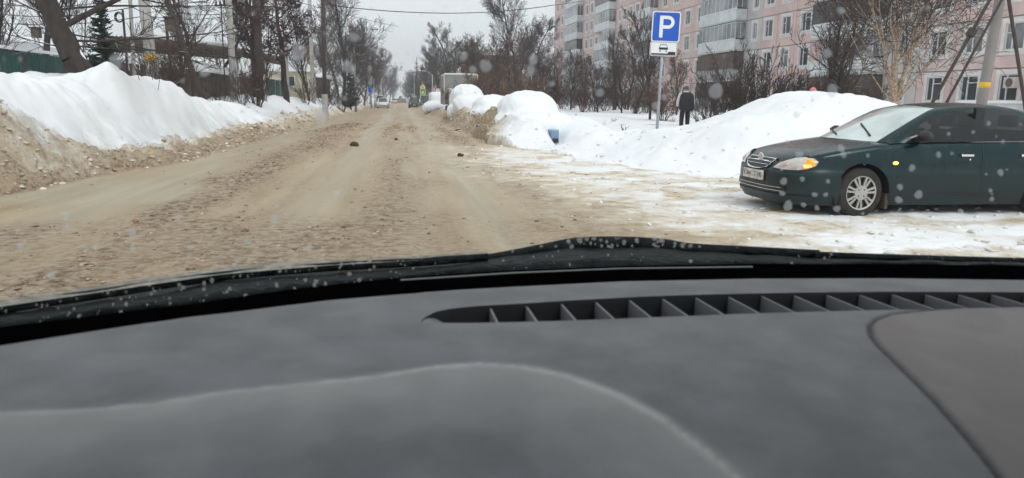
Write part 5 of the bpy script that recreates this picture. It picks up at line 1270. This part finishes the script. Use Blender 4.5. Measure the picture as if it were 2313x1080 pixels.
# traffic
wc = simple_car('oncoming_car', -2.66+.0, 110, R_(90), (.80, .80, .80), 'white hatchback coming towards the camera in the left lane', 4.1, .87, 1.50, 'hatch')
simple_car('parked_suv', px_x(936, 118), 118, R_(90), (.02, .02, .022), 'dark parked estate with snow on its roof at the right kerb far ahead', 4.5, .92, 1.75, 'hatch', True)
simple_car('parked_car', px_x(963, 112), 112, R_(90), (.015, .016, .02), 'second dark parked car with a snowy roof under the crossing sign', 4.5, .92, 1.85, 'hatch', True)
simple_car('parked_car', px_x(858, 128), 128, R_(90), (.55, .56, .58), 'pale parked car beyond the oncoming one on the far left', 4.5, .92, 1.9, 'hatch', True)
simple_car('distant_car', px_x(899, 260), 260, R_(90), (.45, .03, .04), 'tiny red car far down the road', 4.3, .88, 1.5, 'hatch')
simple_car('distant_car', px_x(890, 235), 235, R_(90), (.6, .6, .6), 'tiny white car far down the road left of the red one', 4.3, .88, 1.5, 'hatch')
simple_car('distant_car', px_x(912, 280), 280, R_(90), (.12, .13, .14), 'tiny dark car far down the road right of the red one', 4.3, .88, 1.5, 'hatch')
simple_car('distant_car', px_x(905, 330), 330, R_(90), (.16, .26, .18), 'tiny greenish lorry shape at the end of the road', 5, 1.1, 2.6, 'hatch')

# ================================================================== THE CAR THE PICTURE IS TAKEN FROM
own = empty('own_car', (0, 0, 0), 0, 'grey dashboard, windscreen and wiper of the camera car in the foreground', 'car interior')
DZ = 1.12
def plan(pts, z=DZ): a = np.array([gz(px, py, z)[:2] for px, py in pts]); return a[np.argsort(a[:, 0])]
Ecrv = plan([(-160, 810), (0, 775), (150, 752), (300, 729), (450, 708), (600, 690), (750, 673), (900, 660), (1030, 650), (1156, 643), (1400, 631), (1700, 625), (2000, 624), (2313, 628), (2600, 640), (2900, 660)])
Tcrv = plan([(950, 726), (962, 715), (985, 704), (1020, 697), (1080, 691), (1156, 687), (1300, 678), (1450, 670), (1600, 665), (1800, 661), (2000, 659), (2313, 660), (2600, 664), (2900, 680)])
Bcrv = plan([(950, 729), (1050, 730), (1156, 728), (1300, 724), (1500, 716), (1700, 708), (1960, 701), (2313, 694), (2600, 692), (2900, 705)])
def crv(C, x, ex=None):
    s0 = (C[1, 1]-C[0, 1])/(C[1, 0]-C[0, 0]); s1 = (C[-1, 1]-C[-2, 1])/(C[-1, 0]-C[-2, 0])
    return np.where(x < C[0, 0], C[0, 1]+(x-C[0, 0])*s0, np.where(x > C[-1, 0], C[-1, 1]+(x-C[-1, 0])*s1, np.interp(x, C[:, 0], C[:, 1])))
XL, XR = -.85, 1.45
V0, V1 = Tcrv[0, 0], min(Tcrv[-1, 0], Bcrv[-1, 0])
xs = np.unique(np.concatenate([np.linspace(XL, V0, 90), V0+(V1-V0)*np.linspace(0, 1, 230)**1.15, np.linspace(V1, XR, 20)]))
xs = xs[np.concatenate([[True], np.diff(xs) > 5e-4])]
E_ = crv(Ecrv, xs); T_ = crv(Tcrv, xs); B_ = crv(Bcrv, xs)
out_ = (xs <= V0+1e-6) | (xs >= V1-1e-6); mid_ = crv(Bcrv, np.clip(xs, V0, V1)); 
T_ = np.where(out_, np.minimum(mid_, E_-.02), T_); B_ = np.where(out_, T_-1e-4, np.minimum(B_, T_-1e-4))
NEAR = .22
def dash_z(x, y): 
    e = crv(Ecrv, x)
    return DZ-.22*np.clip(.80-y, 0, 1)**2-.5*np.clip(y-(e-.012), 0, 1)
rows = [B_-(B_-NEAR)*t for t in np.linspace(1, 0, 150)**1.0]+[T_+(E_-T_)*t for t in np.linspace(0, 1, 12)]
nb = 150
Y = np.stack(rows, 1); X = np.repeat(xs[:, None], Y.shape[1], 1); Z = dash_z(X, Y)
seam_px = [(2420, 697), (2313, 703), (2200, 707), (2090, 715), (2010, 724), (1975, 736), (1962, 752), (1966, 775), (1985, 800), (2040, 850), (2110, 910), (2170, 965), (2230, 1020), (2290, 1080), (2350, 1140), (2480, 1280)]
seam = np.array([gz(px, py, DZ-.01)[:2] for px, py in seam_px])
pale_px = [(-250, 955), (0, 936), (150, 933), (350, 915), (500, 893), (700, 872), (850, 858), (980, 838), (1080, 830), (1180, 836), (1280, 855), (1400, 895), (1500, 940), (1600, 1000), (1690, 1060), (1760, 1120), (1850, 1220)]
palec = np.array([gz(px, py, DZ-.005)[:2] for px, py in pale_px])
def dcurve(X, Y, C):
    best = np.full(X.shape, 9.); side = np.zeros(X.shape)
    for i in range(len(C)-1):
        a_, b_ = C[i], C[i+1]; d = b_-a_; t = np.clip(((X-a_[0])*d[0]+(Y-a_[1])*d[1])/(d@d), 0, 1)
        qx, qy = X-a_[0]-t*d[0], Y-a_[1]-t*d[1]; r = np.hypot(qx, qy); m_ = r < best; best = np.where(m_, r, best); side = np.where(m_, np.sign(d[0]*qy-d[1]*qx), side)
    return best, side
ds, ss = dcurve(X, Y, seam); dd, sdv = dcurve(X, Y, np.array([c+0 for c in palec]))
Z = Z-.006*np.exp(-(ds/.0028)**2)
dn_ = fbm(X*14, Y*14, 4, 5); palev = np.clip(np.exp(-(dd/(.0035+.006*dn_))**2)*(.15+1.1*fbm(X*40, Y*40, 3, 6))*(.35+.55*sstep(-.2, .2, X))+.50*(sdv < 0)*np.clip(1-dd/.15, 0, 1)*(.7+.5*dn_)+.09*sstep(.45, .75, fbm(X*22, Y*22, 4, 8)), 0, 1)  # paler line, paler area on its near side, and random mottling
panel_ = ((ss > 0) & (X > seam[:, 0].min()-.0)).astype(float)*np.clip(ds/.004, 0, 1)
seamv = np.exp(-(ds/.0035)**2)
ni, nj = X.shape; I = np.arange(ni*nj).reshape(ni, nj); Q = []
for j in range(nj-1):
    q_ = np.stack([I[:-1, j], I[1:, j], I[1:, j+1], I[:-1, j+1]], -1)
    if j == nb-1: q_ = q_[:0]
    Q.append(q_)
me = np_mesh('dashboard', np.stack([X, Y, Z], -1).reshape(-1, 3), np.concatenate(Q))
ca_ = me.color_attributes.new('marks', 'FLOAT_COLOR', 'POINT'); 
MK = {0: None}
ca_.data.foreach_set('color', np.stack([palev, panel_, seamv, np.ones_like(X)], -1).astype(np.float32).ravel()) if len(me.vertices) == X.size else None
def dash_mat():
    m = mat('dash_plastic', (.108, .110, .117), .62, .13, 14, .25, 420, spec=.35); n = m.node_tree; b = n.nodes['Principled BSDF']
    a_ = n.nodes.new('ShaderNodeAttribute'); a_.attribute_name = 'marks'; s = n.nodes.new('ShaderNodeSeparateColor'); n.links.new(a_.outputs['Color'], s.inputs[0])
    src = b.inputs['Base Color'].links[0].from_socket
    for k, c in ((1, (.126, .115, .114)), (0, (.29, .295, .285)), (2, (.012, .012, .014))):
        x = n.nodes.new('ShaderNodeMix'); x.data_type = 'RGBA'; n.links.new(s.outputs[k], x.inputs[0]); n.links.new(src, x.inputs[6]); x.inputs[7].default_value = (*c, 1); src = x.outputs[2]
    tc = n.nodes.new('ShaderNodeTexCoord'); t = n.nodes.new('ShaderNodeTexNoise'); t.inputs['Scale'].default_value = 260; t.inputs['Detail'].default_value = 2; n.links.new(tc.outputs['Object'], t.inputs[0])
    k = n.nodes.new('ShaderNodeMapRange'); k.inputs[1].default_value = .74; k.inputs[2].default_value = .80; k.inputs[4].default_value = .35; n.links.new(t.outputs['Fac'], k.inputs[0])
    x = n.nodes.new('ShaderNodeMix'); x.data_type = 'RGBA'; n.links.new(k.outputs[0], x.inputs[0]); n.links.new(src, x.inputs[6]); x.inputs[7].default_value = (.35, .35, .35, 1); src = x.outputs[2]
    n.links.new(src, b.inputs['Base Color']); return m
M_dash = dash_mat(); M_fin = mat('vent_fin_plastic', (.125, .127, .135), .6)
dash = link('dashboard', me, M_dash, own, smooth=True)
# demister vent : recessed channel with fins
iv = [i for i in range(ni) if V0-1e-6 <= xs[i] <= V1+1e-6]
dep = .042
q = MB(); zt_ = DZ-.0005
ramp_ = lambda x: dep*float(sstep(V0, V0+.075, x))
q.grid([[(xs[i], B_[i], float(dash_z(xs[i], B_[i]))), (xs[i], B_[i]+.0005, zt_-ramp_(xs[i])-.001), (xs[i], T_[i]-.0005, zt_-ramp_(xs[i])-.001)] for i in iv])
vent = q.build('demister_vent', M_fin, dash, smooth=False)
q = MB(); q.grid([[(xs[i], T_[i]-.0004, zt_-ramp_(xs[i])-.001), (xs[i], T_[i]+.0, float(dash_z(xs[i], T_[i])))] for i in iv]); q.build('vent_wall', M_trim, vent)
q = MB(); iv2 = [i for i in iv if xs[i] > V0+.045]
q.grid([[(xs[i], B_[i]+.002, zt_-dep*.93 if xs[i] > V0+.075 else zt_-ramp_(xs[i])-.0005), (xs[i], B_[i]+(T_[i]-B_[i])*.55, zt_-dep*.93 if xs[i] > V0+.075 else zt_-ramp_(xs[i])-.0005)] for i in iv2]); q.build('vent_slot', mat('vent_slot_black', (.003, .003, .003), .9), vent)
fx = V0+.098
while fx < V1-.02:
    tb, tt = float(np.interp(fx, xs, B_)), float(np.interp(fx, xs, T_))
    q = MB(); h = .0014
    q.add([(fx-h, tb+.001, zt_-dep), (fx+h, tb+.001, zt_-dep), (fx+h, tt-.001, zt_-dep), (fx-h, tt-.001, zt_-dep), (fx-h, tb+.001, zt_-.001), (fx+h, tb+.001, zt_-.001), (fx+h, tt-.001, zt_-.004), (fx-h, tt-.001, zt_-.004)],
          [(0, 3, 2, 1), (4, 5, 6, 7), (0, 1, 5, 4), (1, 2, 6, 5), (2, 3, 7, 6), (3, 0, 4, 7)])
    q.build('fin', M_fin, vent); fx += .0515
# dark gap and printed edge of the windscreen
BTOP = plan([(-160, 775), (0, 742), (150, 725), (300, 705), (450, 688), (600, 664), (750, 646), (900, 630), (1030, 621), (1156, 613), (1400, 603), (1700, 598), (2000, 599), (2313, 602), (2600, 612), (2900, 630)], 1.105)
q = MB(); xe = np.linspace(XL, XR, 120); eb = crv(BTOP, xe); ee = crv(Ecrv, xe)
q.grid([[(xe[i], ee[i]+.002, DZ-.006), (xe[i], ee[i]+.012, DZ-.05), (xe[i], eb[i]+.01, DZ-.06), (xe[i], eb[i]+.012, 1.104)] for i in range(120)])
q.build('black_gutter', mat('matt_black', (.0015, .0015, .002), .95, spec=.0), own)
# windscreen
def gy(x, z): return crv(BTOP, x)+.012-(z-1.104)/math.tan(R_(29))-.10*(z-1.104)*((x-.42)/.9)**2
zs_ = np.linspace(1.104, 1.62, 30)
q = MB(); q.grid([[(x_, float(gy(np.array(x_), z_)), z_+.0) for z_ in zs_] for x_ in np.linspace(XL, XR, 60)])
def glass_clear():
    m = bpy.data.materials.new('clear_windscreen'); m.use_nodes = True; n = m.node_tree; n.nodes.remove(n.nodes['Principled BSDF']); out = n.nodes['Material Output']
    t = n.nodes.new('ShaderNodeBsdfTransparent'); t.inputs[0].default_value = (.97, .985, .975, 1); gl_ = n.nodes.new('ShaderNodeBsdfGlossy'); gl_.inputs['Roughness'].default_value = .0
    x = n.nodes.new('ShaderNodeMixShader'); x.inputs[0].default_value = .02
    n.links.new(t.outputs[0], x.inputs[1]); n.links.new(gl_.outputs[0], x.inputs[2]); n.links.new(x.outputs[0], out.inputs[0]); return m
wsn = q.build('windscreen', glass_clear(), own, smooth=True)
def on_glass(px, py):
    d = ray(px, py); lo_, hi = .2, 2.5
    for _ in range(40):
        t = (lo_+hi)/2; p = np.array([0, 0, CZ])+d*t
        if p[1] < float(gy(np.array(p[0]), p[2])): lo_ = t
        else: hi = t
    return np.array([0, 0, CZ])+d*lo_
drops = [(150, 488, 9), (45, 556, 8), (300, 527, 9), (116, 622, 9), (400, 493, 10), (150, 515, 8), (40, 520, 6), (215, 560, 6), (300, 560, 7), (787, 152, 13), (675, 118, 16), (1097, 150, 14), (1068, 158, 9), (1047, 128, 9), (1617, 206, 14), (880, 268, 9), (726, 262, 13), (728, 245, 10), (1247, 190, 8), (1205, 137, 9), (1200, 160, 10), (262, 140, 14), (460, 163, 11), (440, 25, 12), (800, 85, 12), (1380, 65, 11), (1355, 210, 9), (1480, 240, 9), (1130, 60, 8), (1900, 25, 9), (2080, 120, 9), (1935, 150, 9), (1870, 120, 10), (1880, 205, 12), (1500, 220, 8),
         (1800, 260, 7), (1805, 350, 9), (1900, 335, 8), (1905, 350, 8), (1770, 410, 7), (1767, 437, 6), (1812, 405, 6), (1870, 410, 6), (1840, 440, 6), (1865, 440, 6), (1780, 465, 9), (1890, 472, 9), (1845, 470, 5), (1815, 463, 5), (2033, 423, 8), (2030, 452, 8), (2060, 380, 8), (2075, 440, 8), (2120, 350, 6), (2170, 480, 6), (2260, 390, 7), (2240, 450, 5), (1560, 590, 5), (1700, 390, 5), (620, 495, 8), (760, 440, 7), (560, 545, 8), (700, 560, 7), (430, 560, 7), (880, 520, 6), (530, 600, 6)]
rg = random.Random(12)
for _ in range(170):
    drops.append((rg.uniform(-20, 2330), rg.uniform(5, 575), rg.uniform(1.5, 5)))
def drop_mat(name, col, alpha):
    m = bpy.data.materials.new(name); m.use_nodes = True; n = m.node_tree; b = n.nodes['Principled BSDF']; out = n.nodes['Material Output']
    b.inputs['Base Color'].default_value = (*col, 1); b.inputs['Roughness'].default_value = .25
    tl = n.nodes.new('ShaderNodeBsdfTranslucent'); tl.inputs[0].default_value = (*col, 1); mm = n.nodes.new('ShaderNodeMixShader'); mm.inputs[0].default_value = .7
    n.links.new(b.outputs[0], mm.inputs[1]); n.links.new(tl.outputs[0], mm.inputs[2])
    t = n.nodes.new('ShaderNodeBsdfTransparent'); x = n.nodes.new('ShaderNodeMixShader'); x.inputs[0].default_value = alpha
    n.links.new(t.outputs[0], x.inputs[1]); n.links.new(mm.outputs[0], x.inputs[2]); n.links.new(x.outputs[0], out.inputs[0]); return m
def dropset(name, L_, m, lab):
    V = []; F = []
    C0 = np.array([0, 0, CZ])
    for (px, py, s) in L_:
        p = on_glass(px, py); e_ = 1e-3; X0 = np.array(p[0])
        gx_ = (float(gy(X0+e_, p[2]))-float(gy(X0-e_, p[2])))/(2*e_); gz_ = (float(gy(X0, p[2]+e_))-float(gy(X0, p[2]-e_)))/(2*e_)
        nrm = np.array([-gx_, 1, -gz_]); nrm = nrm/np.linalg.norm(nrm); o = len(V); st = rg.uniform(.9, 1.25); s = s*rg.uniform(.85, 1.15); f3 = rg.uniform(0, 6)
        def on_plane(a_, b_):
            d = ray(px+a_, py+b_); return C0+d*(((p-C0)@nrm)/(d@nrm))
        V.append(tuple(p+nrm*.0012))
        for rr, hh in ((.6, .0010), (1.0, .0002)):
            for k in range(10):
                t = 2*math.pi*k/10; w__ = rr*s*(1+.10*math.sin(2*t+f3)+.07*math.sin(3*t+2*f3)); V.append(tuple(on_plane(math.cos(t)*w__, math.sin(t)*w__*st)+nrm*hh))
        F += [(o, o+1+k, o+1+(k+1) % 10) for k in range(10)]+[(o+1+k, o+11+k, o+11+(k+1) % 10, o+1+(k+1) % 10) for k in range(10)]
    q = MB(); q.add(V, F); ob = q.build(name, m, own, smooth=True); ob['kind'] = 'stuff'; ob['label'] = lab
dropset('water_drops', drops, drop_mat('drop_water', (.66, .68, .70), .36), 'melted snow drops dotted over the windscreen')
# wet cowl and wiper outside the glass
def px_poly(C, px): C = np.array(C, float); return float(np.interp(px, C[:, 0], C[:, 1]))
topd = [(-300, 745), (0, 690), (200, 662), (500, 617), (750, 596), (950, 586), (1100, 566), (1200, 550), (1300, 536), (1440, 536), (1560, 548), (1700, 556), (1850, 566), (2000, 572), (2313, 580), (2700, 592)]
botd = [(-300, 800), (0, 752), (300, 712), (600, 672), (900, 638), (1156, 618), (1400, 609), (1700, 606), (2000, 606), (2313, 608), (2700, 620)]
P = []
for px in np.linspace(-260, 2650, 150):
    t_, b_ = px_poly(topd, px), px_poly(botd, px)
    r = []
    for k in range(8):
        f = k/7; p = gz(px, t_+8+(b_-t_-8)*f, 1.07+.02*math.sin(f*3.0)); p[2] += (float(fbm(np.array([px*.012]), np.array([f*3.]), 3, 3)[0])-.5)*.012; r.append(tuple(p))
    P.append(r)
M_wet = mat('wet_black_plastic', (.006, .008, .009), .5, 0, 30, .6, 55, col2=(.014, .017, .018), spec=.06)
q = MB(); q.grid(P); cowl = q.build('scuttle_panel', M_wet, own, smooth=True)
def wpath(pts, z): return [tuple(gz(px, py, z)) for px, py in pts]
blade = [(-260, 745), (0, 697), (200, 668), (500, 624), (750, 603), (950, 592), (1100, 580)]
q = MB(); q.tube([tuple(np.array(p)) for p in catmull(wpath(blade, 1.095), 5)], .0085, 8); wp = q.build('wiper_blade', M_wet, own, smooth=True)
P = [[tuple(gz(px, px_poly(blade, px)-4, 1.100)), tuple(gz(px, px_poly(blade, px)-13-6*float(sstep(0, 700, 1100-px)), 1.106)), tuple(gz(px, px_poly(blade, px)-13-6*float(sstep(0, 700, 1100-px)), 1.104)+np.array([0, .003, -.003]))] for px in np.linspace(-250, 1100, 60)]
q = MB(); q.grid(P); q.build('spoiler_lip', mat('slushy_lip', (.20, .19, .165), .6, .3, 60, .5, 60), wp)
arm = [(1092, 583), (1150, 575), (1230, 563), (1300, 553), (1400, 551), (1500, 556), (1560, 562), (1700, 568), (1850, 575)]
ar = [.007, .009, .013, .0165, .0175, .0165, .013, .011, .010]
A3 = catmull([np.array([*p, r]) for p, r in zip(wpath(arm, 1.085), ar)], 5)
q = MB(); q.tube([tuple(a_[:3]) for a_ in A3], [float(a_[3]) for a_ in A3], 12); q.build('wiper_arm', M_wet, own, smooth=True)
arm2 = [(1840, 577), (1950, 580), (2100, 584), (2313, 590), (2600, 600)]
q = MB(); q.tube(wpath(arm2, 1.085), [.0085, .0075, .007, .007, .007], 8); q.build('wiper_blade', M_wet, own, smooth=True)
q = MB(); q.tube(wpath([(905, 633), (1156, 617), (1400, 607), (1700, 603)], 1.106), .0016, 6); q.build('glass_seal', mat('seal_glint', (.09, .10, .10), .5), own)
# slush specks and beads on wiper and cowl
sp = []
for _ in range(170):
    px = rg.uniform(0, 950) if rg.random() < .7 else rg.uniform(950, 2313); t_, b_ = px_poly(topd, px), px_poly(botd, px); sp.append((px, t_+(b_-t_)*rg.uniform(.0, .85), rg.choice([1, 1.5, 2, 2, 3, 4.5]) if px < 950 else rg.choice([1, 1.5, 2, 3])))
for _ in range(50): sp.append((rg.gauss(1400, 110), rg.uniform(538, 560), rg.uniform(1.5, 5)))
dropset('slush_specks', sp, drop_mat('slush_speck', (.56, .54, .50), .36), 'slush specks on the glass before the wiper')
M_cab = mat('cabin_dark_trim', (.05, .05, .052), .8)  # unseen cabin sides and seat, added to keep light off the dashboard
for sx, nm in ((-.98, 'unseen_door_panel'), (1.50, 'unseen_door_panel')): MB().box(sx-.04, sx+.04, -1.9, .72, .35, 1.13).build(nm, M_cab, own, bevel=.01)
MB().box(-.90, 1.42, -1.10, -.80, .35, 1.55).build('unseen_seat_back', M_cab, own, bevel=.05)
for sx in (-.96, 1.47): MB().tube([(sx, .70, 1.10), (sx*.97, .40, 1.36), (sx*.93, .10, 1.64)], .035, 8).build('screen_pillar', M_cab, own, smooth=True); MB().box(sx-.04, sx+.04, -1.1, -.9, 1.1, 1.66).build('door_pillar', M_cab, own)
# bonnet of the own car; unseen roof lining added to shade the dashboard
q = MB(); q.grid([[(x_, y_, 1.02-.20*((y_-1.3)/1.0)**1.6-.10*((x_-.42)/.85)**2) for y_ in np.linspace(1.32, 2.25, 10)] for x_ in np.linspace(-.42, 1.25, 14)]); q.build('bonnet', paint('own_paint', (.05, .05, .055)), own, smooth=True)
q = MB(); q.box(-.95, 1.47, -1.9, .16, 1.65, 1.70); q.build('unseen_roof_lining', mat('roof_cloth', (.30, .29, .28), .9), own)

# ---------------- winter air
hzm = bpy.data.materials.new('winter_haze'); hzm.use_nodes = True; n = hzm.node_tree; n.nodes.remove(n.nodes['Principled BSDF'])
pv = n.nodes.new('ShaderNodeVolumePrincipled'); pv.inputs['Density'].default_value = .0012; pv.inputs['Color'].default_value = (.86, .88, .92, 1); pv.inputs['Anisotropy'].default_value = .2
n.links.new(pv.outputs[0], n.nodes['Material Output'].inputs['Volume'])
tag(MB().box(-220, 220, -45, 700, -1.7, 45).build('haze', hzm), 'thin winter haze over the street', None, None, 'stuff')
